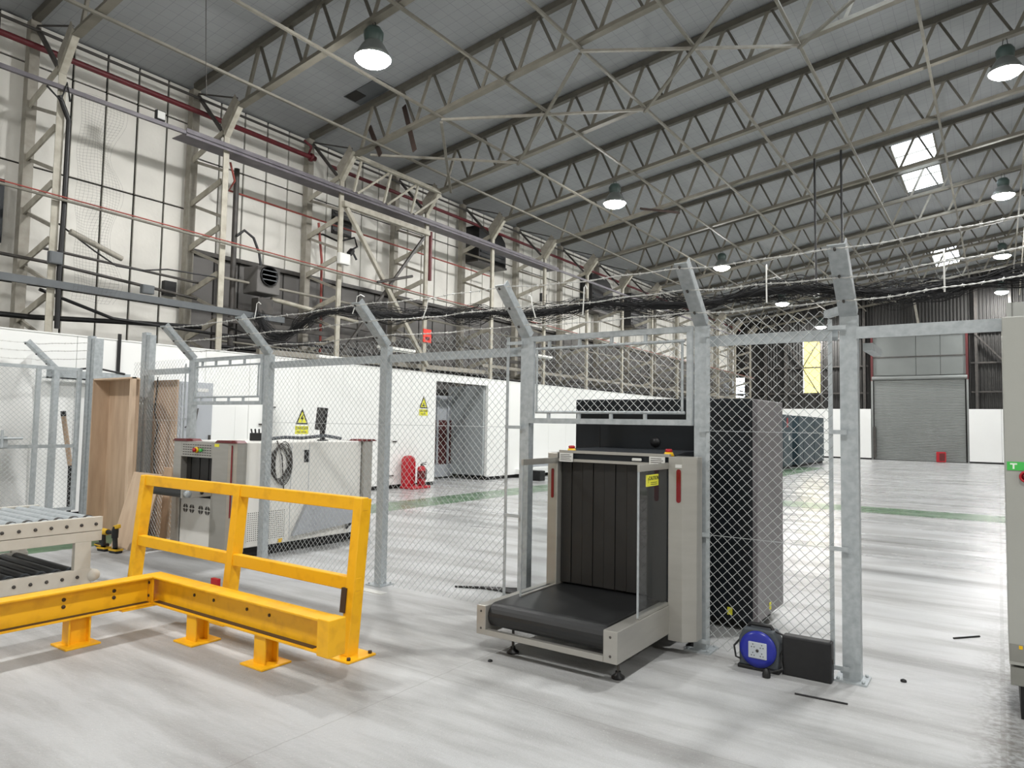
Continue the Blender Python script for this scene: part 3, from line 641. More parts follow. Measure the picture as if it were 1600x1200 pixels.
def lamp_light(x, y, z):
    l = bpy.data.lights.new('lamp_light', 'AREA'); l.shape = 'DISK'; l.size = .56; l.energy = LAMP_W; l.color = (1, .99, .968)
    o = bpy.data.objects.new('lamp_light', l); COL.objects.link(o); o.location = (x, y, z-.012); return o
sideL, sideR = 'left row', 'right row'
for x, k, z in LAMPS:
    y = 8.13+9.144*(k-1) 
    lab = 'lit high bay lamp of the %s, %s from the camera' % (('left row', ORDN[k-1]) if x < 0 else ('right row at the frame edge', ORDN[k-2]))
    make_lamp(x, y, z, lab, zb(x)-z-.03)
def up_light(x, y, z):
    l = bpy.data.lights.new('refractor_light', 'POINT'); l.shadow_soft_size = .16; l.energy = UP_W; l.color = (1, .99, .968)
    o = bpy.data.objects.new('refractor_light', l); COL.objects.link(o); o.location = (x, y, z-.34)
for x, k, z in LAMPS: up_light(x, 8.13+9.144*(k-1), z)
# lamps of the same rows that hang outside the picture still light the hall
for x, k, z in [(-8.62, 0, 7.8), (.25, 0, 9.07), (.25, 1, 9.07), (9.1, 0, 9.07), (9.1, 4, 9.07)]:
    lamp_light(x, 8.13+9.144*(k-1), z); up_light(x, 8.13+9.144*(k-1), z)

#PART2
# ------------------------------------------------------------------ chain link fence
FY, PH = 5.2, 2.44
def mesh_part(name, o, au, av, W, Hh, parent, cell=.0715, r=.0021, tips=True):
    """woven diamond wire: both wire directions clipped to the panel"""
    mb = MB(); o, au, av = V(o), V(au), V(av); n = au.cross(av).normalized()
    half = cell/2; Hh = round(Hh/half)*half
    def seg(u0, v0, u1, v1, off):
        k = max(2, int(math.hypot(u1-u0, v1-v0)/.09)); pts = []
        for i in range(k+1):
            t = i/k; j = random.uniform(-.0022, .0022); pts.append(o+au*(u0+(u1-u0)*t+j)+av*(v0+(v1-v0)*t)+n*off)
        mb.tube(pts, r, 4, False, True)
    k = 0
    while k*cell < W+Hh:
        c = k*cell; u0, u1 = max(0, c-Hh), min(W, c)
        if u1-u0 > .004: seg(u0, c-u0, u1, c-u1, -.004)
        k += 1
    k = -int(Hh/cell)-1
    while k*cell < W:
        c = k*cell; u0, u1 = max(0, c), min(W, c+Hh)
        if u1-u0 > .004: seg(u0, u0-c, u1, u1-c, .004)
        k += 1
    p = mb.build(name, 'galv_wire', parent); p['kind'] = 'stuff'; return p
def post(x, y, label, h=PH, arm=True, w=.095, base=.2, arm_dir=-1):
    t = thing('fence_post', label, 'post', (x, y, 0), 'galvanised fence posts')
    m = MB().box(x-w/2, x+w/2, y-.004, y+.006, 0, h); m.box(x+w/2-.01, x+w/2, y+.006, y+.075, 0, h); m.build('upright', 'galv', t)
    m = MB().box(x-base/2, x+base/2, y-base/2+.03, y+base/2+.03, 0, .012); m.build('base_plate', 'galv', t)
    m = MB()
    for sx in (-1, 1):
        for sy in (-1, 1): m.lathe([(0, 0), (.011, 0), (.011, .014), (0, .014)], (x+sx*base*.38, y+.03+sy*base*.38, .012), 6)
    m.build('bolt', 'galv', t)
    if arm:
        a, b = V((x, y, h-.01)), V((x, y+arm_dir*.42, h+.39))
        m = MB().bar(a, b, w, .01, (0, 1, 0)); m.bar(a+V((w/2-.005, .03, .02)), b+V((w/2-.005, .03, .02)), .01, .07, (0, 1, 0)); m.build('arm', 'galv', t)
        m = MB()
        for q in (.2, .55, .92):
            p = a+(b-a)*q; m.lathe([(0, 0), (.009, 0), (.009, .02), (0, .02)], p+V((-.01, -.012, 0)), 6, (0, -1, .4))
        m.build('wire_bolt', 'dark_steel', t)
    return t
PX = [-.83, -1.86, -3.46, -5.22, -7.16, -8.76]
PL = ['galvanised cranked fence post at the right end beside the black box and reel', 'galvanised cranked fence post at the right of the big dark scanner', 'galvanised cranked fence post at the left of the big dark scanner', 'galvanised cranked fence post just behind the right end of the yellow frame', 'galvanised cranked fence post in front of the white scanner side', 'galvanised cranked fence post at the left corner of the white scanner']
for i, (x, l) in enumerate(zip(PX, PL)): post(x, FY, l, w=(.11 if i == 0 else .095))
t = post(-10.22, 5.32, 'tall straight galvanised post right of the plywood box', 2.9, False, .11)
MB().box(-10.17, -10.07, 5.33, 5.42, 0, 2.86).build('channel', 'galv', t)
t = post(-11.66, 5.22, 'tall straight galvanised gate post left of the plywood box', 2.92, False, .11)
MB().box(-11.6, -11.5, 5.23, 5.36, 0, 2.88).build('channel', 'galv', t)
post(-12.26, 4.98, 'cranked galvanised post standing behind the left gate leaf', 2.40, True)
def stretcher(parent, x, y, z0, z1, toward):
    MB().box(x-.014, x+.014, y-.012, y-.006, z0, z1).build('stretcher_bar', 'galv', parent)
    for z in (z0+.02, z0+.8, z0+1.58, z1-.06):
        if z < z1: MB().box(min(x, toward)-.012, max(x, toward)+.012, y-.022, y-.012, z-.014, z+.014).build('bracket', 'galv', parent)
def link_panel(x0, x1, z0, z1, label, stretch=()):
    t = thing('chain_link_panel', label, 'fence mesh', (x0, FY, z0), 'chain link fence panels')
    mesh_part('chain_link', (x0, FY-.03, z0), (1, 0, 0), (0, 0, 1), x1-x0, z1-z0, t)
    m = MB()
    for z in (.86, 1.63): m.tube([(x0, FY-.022, z), (x1, FY-.022, z)], .002, 4, False)
    m.build('line_wire', 'galv_wire', t)
    for x, to in stretch: stretcher(t, x, FY-.02, z0+.02, z1-.06, to)
    return t
link_panel(-1.79, -.93, .04, 2.47, 'chain link mesh panel at the right end in front of the dark scanner side', ((-1.79, -1.84), (-.94, -.85)))
link_panel(-7.12, -3.62, .03, 2.50, 'long chain link mesh panel between the two scanners', ((-3.63, -3.48),))
link_panel(-10.16, -8.82, .05, 2.44, 'chain link mesh panel in front of the leaning plywood sheets', ((-8.84, -8.78),))
def header(x0, x1, z0, z1, label):
    t = thing('overhead_panel', label, 'fence panel', (x0, FY, z0), 'chain link panels above the scanner openings')
    m = MB()
    for (a, b) in (((x0, z0), (x1, z0)), ((x0, z1), (x1, z1))): m.bar((a[0], FY, a[1]), (b[0], FY, b[1]), .04, .045)
    for x in (x0+.022, x1-.022): m.bar((x, FY, z0+.0225), (x, FY, z1-.0225), .045, .036, (0, 1, 0))
    m.build('frame', 'galv', t)
    m = MB()
    for z in (z0+.075, z1-.09): m.tube([(x0+.07, FY-.01, z), (x1-.06, FY-.01, z)], .012, 8)
    for x in (x0+.08, x1-.08): m.tube([(x, FY-.012, z0+.08), (x, FY-.012, z1-.1)], .011, 8)
    m.build('tension_bar', 'galv', t)
    k = 0; x = x0+.2
    while x < x1-.1:
        for z in (z0+.045, z1-.05): MB().box(x-.012, x+.012, FY-.014, FY+.01, z-.035, z+.035).build('hook', 'galv', t)
        x += .3
    mesh_part('chain_link', (x0+.08, FY-.02, z0+.075), (1, 0, 0), (0, 0, 1), x1-x0-.16, z1-z0-.15, t)
header(-3.41, -1.92, 1.69, 2.41, 'framed chain link panel hung above the big dark scanner opening')
header(-8.70, -7.22, 1.86, 2.42, 'framed chain link panel hung above the white scanner opening')
def rail(x0, x1, y, z, label):
    m = MB().box(x0, x1, y, y+.01, z-.04, z+.04); m.box(x0, x1, y+.01, y+.06, z+.03, z+.04)
    return tag(m.build('fence_rail', 'galv'), label, 'rail', 'galvanised fence rails')
rail(-7.12, -3.5, FY+.03, 2.31, 'galvanised top rail of the long middle fence panel')
rail(-1.82, -.9, FY+.03, 2.31, 'galvanised top rail of the short right fence panel')
rail(-.78, .16, FY-.02, 2.31, 'galvanised rail from the right end post across to the grey cabinet')
rail(-10.1, -8.82, FY+.04, 2.30, 'galvanised top rail of the fence panel beside the plywood')
tag(MB().bar((-.72, FY+.06, 2.22), (-.72, FY+.5, 2.22), .06, .05).build('rail_stub', 'galv'), 'short galvanised stub pointing away under the right rail', 'rail')
tag(MB().bar((-1.0, FY+.2, 2.48), (-.86, FY+.01, 2.48), .05, .05).build('rail_stub', 'galv'), 'short galvanised clamp block at the top of the right end post', 'bracket')
# barbed wire strands through the cranked arms
def barbed(pts, label):
    t = thing('barbed_wire', label, 'barbed wire', pts[0], 'barbed wire strands')
    m = MB(); path = []
    for a, b in zip(pts, pts[1:]):
        a, b = V(a), V(b); L_ = (b-a).length; k = max(2, int(L_/.02)); ph = random.uniform(.015, .05)*min(1, L_)
        for i in range(k):
            q = i/k; w = .006*math.sin(q*L_*5)+.004*math.sin(q*L_*13+1)
            path.append(a+(b-a)*q+V((0, w*.5, -ph*4*q*(1-q)*.25+w)))
    path.append(V(pts[-1]))
    for s in (0, math.pi):
        m.tube([p+V((0, .0035*math.cos(i*1.3+s), .0035*math.sin(i*1.3+s))) for i, p in enumerate(path)], .0025, 4, False)
    m.build('strand', 'barb', t)
    m = MB(); i = 3
    while i < len(path)-2:
        p = path[i]
        for k in range(2):
            d = V((random.uniform(-.5, .5), random.uniform(-1, 1), random.uniform(-1, 1))).normalized()*.017; m.tube([p-d, p+d], .0018, 3, False)
        m.tube([p-V((.007, 0, 0)), p+V((.007, 0, 0))], .0062, 5)
        i += 5
    b = m.build('barb', 'barb', t); b['kind'] = 'stuff'; return t
for n, q in enumerate((.2, .55, .92)):
    yy, zz = FY-.42*q-.02, PH+.39*q
    z2 = lambda: random.uniform(-.012, .012)
    barbed([(.2, yy-.05, zz+.06)]+[(x, yy, zz+z2()) for x in PX], '%s of the three barbed wire strands along the fence top' % ('lowest', 'middle one', 'highest')[n])
for n, z in enumerate((2.55, 2.68, 2.8)):
    barbed([(-11.6, 5.18, z), (-12.26, 4.72, z-.02), (-12.26, 3.2, z-.03)], 'barbed wire above the left gate, %s strand' % ('lowest', 'middle', 'highest')[n])
# left gate leaf, swung along the lining wall
t = thing('gate_leaf', 'galvanised chain link gate leaf at the far left of the fence', 'gate', (-11.66, 5.12, 0))
gx = -11.66
for y in (5.10, 4.54, 3.35): MB().box(gx-.025, gx+.025, y-.03, y+.03, .24, 2.40).build('stile', 'galv', t)
for z in (2.38, 1.21, .26): MB().box(gx-.02, gx+.02, 3.35, 5.1, z-.025, z+.025).build('gate_rail', 'galv', t)
mesh_part('chain_link', (gx+.03, 4.57, .28), (0, 1, 0), (0, 0, 1), .5, 2.06, t)
mesh_part('chain_link', (gx+.03, 3.38, .28), (0, 1, 0), (0, 0, 1), 1.14, 2.06, t)
MB().box(gx+.025, gx+.04, 4.02, 4.18, 1.2, 1.36).build('latch_plate', 'galv', t)
m = MB().tube([(gx+.06, 3.98, 1.33), (gx+.06, 4.36, 1.33)], .016, 8); m.tube([(gx+.06, 4.1, 1.2), (gx+.06, 4.1, 1.45)], .02, 8); m.build('latch_bolt', 'galv', t)
m = MB(); poly = []
N_ = 26; R_ = 30
for j in range(R_+1):
    for i in range(N_+1):
        y = 2.4+2.35*i/N_; z = .02+2.5*j/R_*(1-.05*math.sin(i*.9))
        m.v.append((-12.40+.04*math.sin(i*1.1+j*.25)+.035*math.sin(i*.37-j*.42), y, z))
for j in range(R_):
    for i in range(N_): a = j*(N_+1)+i; m.f.append((a, a+1, a+N_+2, a+N_+1)); m.sm.append(True)
tag(m.build('plastic_sheet', 'white_sheet_film'), 'creased white plastic sheet hanging behind the left gate leaf', 'sheet')
t = thing('cable_basket', 'galvanised cable basket on the lining wall behind the gate', 'cable tray', (-12.35, 4.6, 2.3))
MB().box(-12.46, -12.3, 4.9, 6.2, 2.26, 2.28).build('tray_floor', 'galv', t); MB().box(-12.31, -12.3, 4.9, 6.2, 2.26, 2.4).build('tray_side', 'galv', t)
MB().tube([(-12.3, 5.3, 2.42), (-12.28, 5.6, 2.47), (-12.3, 6.1, 2.4)], .018, 6).build('cable', 'black_plastic', t)
t = thing('broom_pole', 'worn wooden pole with black cap leaning behind the gate mesh', 'pole', (-11.9, 5.1, 0))
MB().tube([(-11.85, 5.12, .9), (-11.95, 5.03, 1.66)], .035, 10).build('shaft', 'plywood', t); MB().tube([(-11.95, 5.03, 1.66), (-11.957, 5.024, 1.74)], .038, 10).build('cap', 'black_plastic', t)
MB().tube([(-11.84, 5.13, 0), (-11.85, 5.12, .9)], .03, 10).build('lower_shaft', 'black_plastic', t)

# ------------------------------------------------------------------ big dark scanner
t = thing('baggage_scanner', 'big charcoal baggage scanner with steel portal and short belt conveyor', 'scanner', (-2.5, 5.3, 0))
S1 = t
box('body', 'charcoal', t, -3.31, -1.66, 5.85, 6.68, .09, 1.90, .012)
box('lit_side', 'charcoal_lit_side', t, -1.665, -1.62, 5.86, 6.68, .09, 1.895, .008)  # right face of the body as a slab with its light painted in
box('plinth', 'black_skirt', t, -3.22, -1.72, 5.95, 6.6, .02, .1)
for x, y in ((-3.15, 6.0), (-1.75, 6.0), (-3.15, 6.55), (-1.75, 6.55)): MB().lathe([(.05, 0), (.05, .015), (.015, .03), (.015, .1)], (x, y, 0), 12).build('foot', 'black_plastic', t)
for x in (-3.05, -1.70): box('panel_seam', 'black_skirt', t, x-.003, x+.003, 5.846, 5.851, .12, 1.88)
MB().lathe([(0, 0), (.045, 0), (.045, .01), (0, .01)], (-2.5, 5.85, 1.52), 16, (0, -1, 0)).build('port_cap', 'black_plastic', t)
box('warning_mark', 'yellow_sticker', t, -1.86, -1.82, 5.843, 5.85, .13, .19)
box('warning_mark', 'yellow_sticker', t, -1.621, -1.615, 6.2, 6.25, .13, .19)
MB().prism([(5.12, 1.37), (5.86, 1.37), (5.86, 1.46), (5.3, 1.46), (5.12, 1.44)], (-3.0, 0, 0), (0, 1, 0), (0, 0, 1), (1, 0, 0), .98).build('tunnel_hood', 'charcoal', t)
box('tunnel_base', 'charcoal', t, -2.98, -2.04, 5.2, 5.85, .14, .36)
for x0, x1 in ((-3.0, -2.96), (-2.06, -2.02)): box('tunnel_side', 'charcoal', t, x0, x1, 5.3, 5.85, .36, 1.37)
MB().box(-3.07, -2.975, 4.97, 5.3, .14, 1.43).build('left_pillar', 'stainless', t, .006)
MB().prism([(-2.02, 4.97), (-1.91, 4.97), (-1.83, 5.05), (-1.83, 5.16), (-2.02, 5.16)], (0, 0, .10), (1, 0, 0), (0, 1, 0), (0, 0, 1), 1.335).build('right_pillar', 'stainless', t, .004)
box('right_jamb', 'charcoal', t, -2.19, -2.02, 5.0, 5.3, .36, 1.37)
box('header', 'charcoal', t, -2.975, -2.02, 5.0, 5.3, 1.36, 1.435)
for z, y in ((1.372, 4.985), (1.44, 5.0)): MB().bar((-2.975, y+.005, z), (-2.02, y+.005, z), .03, .022).build('header_strip', 'stainless', t)
for i in range(8):
    x = -2.972+.098*i; MB().box(x+.003, x+.096, 5.03+(.006 if i % 2 else 0), 5.036+(.006 if i % 2 else 0), .385, 1.365).build('curtain_strip', 'curtain_lead', t)
box('tunnel_back', 'black_skirt', t, -2.97, -2.18, 5.1, 5.12, .36, 1.37)
for x in (-2.955, -2.17):
    p = box('label_plate', 'label_white', t, x, x+.125, 4.962, 4.968, 1.36, 1.43)
    for k in range(4): box('printed_line', 'dark_steel', p, x+.012, x+.113-.015*(k % 2), 4.9605, 4.962, 1.372+.014*k, 1.376+.014*k)
for x in (-2.89, -2.05):
    b = MB().lathe([(0, 0), (.042, 0), (.03, .028), (0, .028)], (x, 5.05, 1.437), 16).build('stop_base', 'estop_yellow', t)
    MB().lathe([(0, .026), (.024, .026), (.028, .045), (.02, .052), (0, .052)], (x, 5.05, 1.437), 16).build('stop_button', 'red_plastic', b)
box('indicator', 'label_white', t, -2.32, -2.24, 4.975, 4.99, 1.39, 1.412, .006)
def pill(x, y, z0, z1, r, m, parent, name):
    poly = [(r*math.cos(a), z1-r+r*math.sin(a)) for a in [math.pi*k/8 for k in range(9)]]+[(r*math.cos(a), z0+r+r*math.sin(a)) for a in [math.pi+math.pi*k/8 for k in range(9)]]
    return MB().prism(poly, (x, y, 0), (1, 0, 0), (0, 0, 1), (0, -1, 0), .006).build(name, m, parent)
pill(-1.94, 4.971, 1.10, 1.345, .017, 'red_lens', t, 'light_strip')
box('small_label', 'label_white', t, -1.965, -1.915, 4.965, 4.97, 1.355, 1.38)
pill(-3.02, 4.971, 1.06, 1.3, .012, 'red_lens', t, 'light_strip')
for x0, x1 in ((-3.13, -3.05), (-2.11, -2.01)):
    c = box('conveyor_cheek', 'stainless', t, x0, x1, 4.12, 5.15, .145, .35, .004)
    m = MB()
    for z in (.19, .31): m.lathe([(0, 0), (.009, 0), (.006, .005), (0, .005)], ((x0+x1)/2, 4.12, z), 8, (0, -1, 0))
    m.build('screw', 'dark_steel', c)
box('front_bar', 'stainless', t, -3.05, -2.11, 4.12, 4.16, .145, .185, .003)
poly = [(5.1, .365), (4.24, .36)]+[(4.23-.085*math.sin(a), .275+.085*math.cos(a)) for a in [math.pi*k/10 for k in range(11)]]+[(5.1, .19)]
MB().prism(poly, (-3.045, 0, 0), (0, 1, 0), (0, 0, 1), (1, 0, 0), .93).build('belt', 'black_rubber', t, smooth_all=False)
for x, y in ((-2.93, 4.3), (-2.09, 4.3), (-1.94, 5.25), (-3.02, 5.1)):
    f = MB().lathe([(0, 0), (.045, 0), (.045, .012), (.02, .03), (.018, .045)], (x, y, 0), 14).build('foot', 'black_plastic', t)
    m = MB().tube([(x, y, .03), (x, y, .16)], .010, 8); m.lathe([(0, .1), (.02, .1), (.02, .12), (0, .12)], (x, y, 0), 6); m.build('levelling_screw', 'dark_steel', f)
for x in (-2.985, -2.03):
    a = MB().box(x-.004, x+.004, 4.47, 4.97, .36, 1.36).build('side_screen', 'clear_acrylic', t)
    box('top_rail', 'stainless', a, x-.006, x+.012, 4.46, 4.98, 1.345, 1.39)
    box('edge_strip', 'galv', a, x-.006, x+.006, 4.462, 4.472, .36, 1.35)
    box('foot_rail', 'stainless', a, x-.012, x+.012, 4.47, 4.97, .352, .372)
s = box('caution_sticker', 'yellow_sticker', t, -2.036, -2.0255, 4.60, 4.80, 1.235, 1.315)
text('lettering', 'CAUTION', .038, (-2.0252, 4.715, 1.29), (0, 1, 0), (0, 0, 1), 'ink_black', s)
text('symbol', '!', .05, (-2.0252, 4.62, 1.275), (0, 1, 0), (0, 0, 1), 'ink_black', s)
for z in (1.245, 1.258): box('printed_line', 'ink_black', s, -2.026, -2.025, 4.66, 4.77, z, z+.004)

# ------------------------------------------------------------------ white scanner behind the fence
t = thing('baggage_scanner', 'white baggage scanner with perforated steel portal and red corner caps', 'scanner', (-8.0, 5.0, 0))
box('body', 'white_machine', t, -8.52, -7.39, 5.13, 6.97, .13, 1.385, .012)
box('plinth', 'black_skirt', t, -8.45, -7.46, 5.15, 6.95, .02, .13)
for k in range(2):
    y0 = 5.16+.3*k
    p = box('perforated_panel', 'white_machine', t, -7.392, -7.384, y0, y0+.26, .19, .56)
    m = MB()
    for i in range(9):
        for j in range(14): m.box(-7.385, -7.3835, y0+.018+i*.027, y0+.03+i*.027, .205+j*.025, .217+j*.025)
    q = m.build('hole', 'dark_steel', p); q['kind'] = 'stuff'
box('panel_seam', 'machine_grey', t, -7.391, -7.387, 5.78, 5.786, .15, 1.36)
box('panel_seam', 'machine_grey', t, -7.391, -7.387, 6.06, 6.066, .6, 1.36)
MB().prism([(6.02, .6), (6.92, .5), (6.78, .27), (5.8, .2)], (-7.385, 0, 0), (0, 1, 0), (0, 0, 1), (1, 0, 0), .05).build('chute_cover', 'machine_grey', t, .004)
MB().tube([(-7.37, 6.93, .5), (-7.36, 6.86, .32), (-7.36, 6.7, .2)], .018, 6).build('seal', 'black_plastic', t)
box('name_plate', 'black_plastic', t, -7.389, -7.384, 5.98, 6.05, 1.12, 1.28)
box('transit_label', 'estop_yellow', t, -7.389, -7.383, 5.62, 5.68, .14, .19)
fr = 4.93
box('left_pillar', 'stainless', t, -8.62, -8.45, fr, 5.13, .09, 1.375, .006)
MB().prism([(-7.78, fr), (-7.46, fr), (-7.38, fr+.07), (-7.38, 5.13), (-7.78, 5.13)], (0, 0, .09), (1, 0, 0), (0, 1, 0), (0, 0, 1), 1.285).build('right_pillar', 'stainless', t, .004)
h = box('header', 'stainless', t, -8.45, -7.78, fr, 5.13, 1.185, 1.375, .004)
m = MB()
for i in range(12):
    for j in range(5): m.box(-8.41+.052*i, -8.375+.052*i, fr-.002, fr, 1.21+.03*j, 1.22+.03*j)
q = m.build('slot', 'dark_steel', h); q['kind'] = 'stuff'
b = MB().lathe([(0, 0), (.036, 0), (.036, .02), (0, .02)], (-8.1, fr, 1.275), 16, (0, -1, 0)).build('stop_base', 'estop_yellow', t)
MB().lathe([(0, .02), (.022, .02), (.026, .05), (0, .055)], (-8.1, fr, 1.275), 14, (0, -1, 0)).build('stop_button', 'red_plastic', b)
MB().lathe([(0, 0), (.02, 0), (.02, .03), (0, .03)], (-8.0, fr, 1.275), 12, (0, -1, 0)).build('green_button', 'green_sign', t)
box('sticker', 'yellow_sticker', t, -7.73, -7.64, fr-.004, fr, 1.325, 1.36)
for x0, x1 in ((-8.64, -8.3), (-7.72, -7.37)): MB().prism([(x0, 1.375), (x1, 1.375), (x1-.05, 1.405), (x0+.05, 1.405)], (0, fr-.01, 0), (1, 0, 0), (0, 0, 1), (0, 1, 0), .2).build('corner_cap', 'red_dark', t)
pill(-7.43, fr+.03, .5, 1.35, .02, 'red_lens', t, 'light_strip')
for i in range(7):
    x = -8.445+.095*i; MB().box(x+.003, x+.092, fr+.08+(.006 if i % 2 else 0), fr+.086+(.006 if i % 2 else 0), .8, 1.19).build('curtain_strip', 'curtain_lead', t)
box('inner_panel', 'black_skirt', t, -8.45, -7.78, fr+.12, fr+.14, .5, 1.19)
lp = box('lower_panel', 'white_machine', t, -8.44, -7.74, fr+.02, fr+.1, .10, .70, .004)
for x in (-8.33, -8.19, -8.0, -7.86):
    m = MB()
    for k in range(4):
        a0 = math.pi/2*k+.2; a1 = math.pi/2*(k+1)-.2
        poly = [(.055*math.cos(a), .055*math.sin(a)) for a in (a0, (a0+a1)/2, a1)]+[(.02*math.cos(a), .02*math.sin(a)) for a in (a1, a0)]
        m.prism(poly, (x, fr+.0195, .55), (1, 0, 0), (0, 0, 1), (0, -1, 0), .002)
    m.build('vent', 'dark_steel', lp)
for x0 in (-8.5, -7.775): c = box('conveyor_cheek', 'stainless', t, x0-.02, x0+.02, 4.56, fr, .735, .835, .006)
MB().tube([(-8.47, 4.61, .785), (-7.8, 4.61, .785)], .05, 16).build('belt_roller', 'black_rubber', t)
for x in (-8.5, -7.77): MB().lathe([(0, 0), (.042, 0), (.042, .04), (0, .04)], (x+(.0 if x < -8 else .02), 4.61, .785), 16, (1, 0, 0)).build('roller_end', 'galv', t)
box('belt', 'black_rubber', t, -8.47, -7.8, 4.61, fr+.08, .80, .835)
MB().lathe([(0, 0), (.02, 0), (.02, .012), (0, .012)], (-7.755, 4.8, .785), 12, (1, 0, 0)).build('knob', 'black_plastic', t)
MB().box(-8.62, -7.34, 6.98, 7.14, .1, 1.385).build('rear_portal', 'stainless', t, .01)
pill(-7.45, 6.975, .2, 1.35, .02, 'red_lens', t, 'light_strip')
MB().prism([(6.92, 1.385), (7.2, 1.385), (7.15, 1.41), (6.97, 1.41)], (-7.6, 0, 0), (0, 1, 0), (0, 0, 1), (1, 0, 0), .28).build('corner_cap', 'red_dark', t)
MB().tube([(-7.5, 5.5, 1.42), (-7.5, 5.75, 1.44), (-7.48, 6.0, 1.43), (-7.5, 6.4, 1.46), (-7.52, 6.7, 1.42)], .022, 8).build('cable_hose', 'reel_grey', t)
m = MB()
for k in range(6):
    pts = [(-7.375+.004*k, 5.58+.13*math.cos(a)+.012*k, 1.12+(.24+.02*k)*math.sin(a)*.8) for a in [math.pi*2*j/20+.4*k for j in range(20)]]; m.tube(pts, .0065, 5, False)
m.tube([(-7.38, 5.55, 1.4), (-7.365, 5.62, 1.2), (-7.365, 5.66, .8), (-7.365, 5.66, .72)], .008, 5)
m.build('cable_coil', 'dark_steel', t)
t = thing('monitor', 'small black monitor standing on top of the white scanner', 'monitor', (-7.65, 6.5, 1.385))
MB().bar((-7.66, 6.45, 1.53), (-7.64, 6.47, 1.84), .25, .05, (.25, 1, 0)).build('screen', 'black_plastic', t, .01)
MB().bar((-7.66, 6.5, 1.39), (-7.66, 6.49, 1.56), .05, .05, (0, 1, 0)).build('stand', 'black_plastic', t); MB().lathe([(0, 0), (.08, 0), (.07, .015), (0, .015)], (-7.66, 6.5, 1.386), 14).build('base', 'black_plastic', t)
t = thing('control_keypad', 'small black control box with stub aerials on top of the white scanner', 'control box', (-7.9, 5.6, 1.385))
MB().bar((-7.86, 5.5, 1.44), (-7.76, 5.6, 1.44), .1, .1).build('case', 'black_plastic', t, .01)
for k in range(3): MB().tube([(-7.85+.03*k, 5.52+.03*k, 1.48), (-7.86+.04*k, 5.51+.03*k, 1.54)], .01, 6).build('knob', 'black_plastic', t)

# ------------------------------------------------------------------ signs on the lining wall
def warn(y, z, w, label, sym, second):
    t = thing('warning_sign', label, 'sign', (LIN, y, z))
    X = LIN+.008
    MB().prism([(-w/2, 0), (w/2, 0), (0, w*1.02)], (X, y, z), (0, 1, 0), (0, 0, 1), (-1, 0, 0), .006).build('border', 'ink_black', t)
    MB().prism([(-w*.36, w*.085), (w*.36, w*.085), (0, w*.82)], (X+.002, y, z), (0, 1, 0), (0, 0, 1), (-1, 0, 0), .002).build('triangle', 'yellow_sticker', t)
    if sym == 'bolt':
        poly = [(.02, .62), (-.13, .33), (-.01, .35), (-.06, .14), (.12, .44), (0, .42), (.1, .62)]
    else:
        poly = [(-.2, .16), (.2, .16), (.16, .26), (.03, .3), (.06, .5), (-.05, .4), (-.08, .28), (-.18, .24)]
    MB().prism([(a*w, b*w) for a, b in poly], (X+.004, y, z), (0, 1, 0), (0, 0, 1), (-1, 0, 0), .002).build('symbol', 'ink_black', t)
    p = MB().box(X-.006, X, y-w*.52, y+w*.52, z-w*.62, z-w*.1).build('text_plate', 'yellow_sticker', t)
    text('lettering', 'DANGER', w*.25, (X+.001, y, z-w*.25), (0, 1, 0), (0, 0, 1), 'ink_black', p)
    text('lettering', second, w*.15, (X+.001, y, z-w*.48), (0, 1, 0), (0, 0, 1), 'ink_black', p)
warn(10.02, 1.58, .34, 'yellow electrical DANGER sign with lightning bolt beside the monitor', 'bolt', 'High voltage')
warn(13.95, 2.05, .32, 'yellow DANGER sign left of the doorway, above the extinguishers', 'hand', 'Keep clear')

# ------------------------------------------------------------------ fire extinguishers left of the doorway
def extinguisher(x, y, z, r, h, label):
    t = thing('fire_extinguisher', label, 'extinguisher', (x, y, z))
    MB().lathe([(0, 0), (r, 0), (r, h*.86), (r*.8, h*.95), (r*.3, h)], (x, y, z), 20).build('cylinder', 'red_plastic', t)
    m = MB().lathe([(0, h), (r*.3, h), (r*.3, h+.05), (0, h+.05)], (x, y, z), 10); m.bar((x, y, z+h+.06), (x+.1, y+.06, z+h+.09), .025, .02); m.bar((x, y, z+h+.04), (x+.1, y+.06, z+h+.04), .025, .02); m.build('valve', 'dark_steel', t)
    MB().tube([(x, y+.02, z+h+.03), (x+r*1.1, y+r*.6, z+h*.8), (x+r*1.05, y+r*.5, z+h*.3)], .012, 6).build('hose', 'black_plastic', t)
    p = MB().lathe([(r+.002, h*.35), (r+.002, h*.75)], (x, y, z), 20); p.build('label_band', 'red_dark', t); return t
t = thing('extinguisher_stand', 'red moulded extinguisher stand with rounded back, by the lining wall', 'stand', (-12.2, 13.35, 0))
MB().box(-12.42, -11.98, 13.05, 13.72, 0, .07).build('base', 'red_plastic', t, .02)
MB().prism([(-.17, 0), (.17, 0), (.17, .62)]+[(.17*math.cos(a), .62+.15*math.sin(a)) for a in (.5, 1.0, 1.57, 2.1, 2.6)]+[(-.17, .62)], (-12.4, 13.22, .06), (0, 1, 0), (0, 0, 1), (1, 0, 0), .2).build('back', 'red_plastic', t, .03)
extinguisher(-12.08, 13.47, .07, .105, .5, 'red fire extinguisher with white label on the red stand')
tag(box('cable_case', 'black_plastic', None, -11.6, -11.2, 17.7, 18.0, 0, .3, .02), 'small black case on the floor left of the dark scanner portal', 'case')

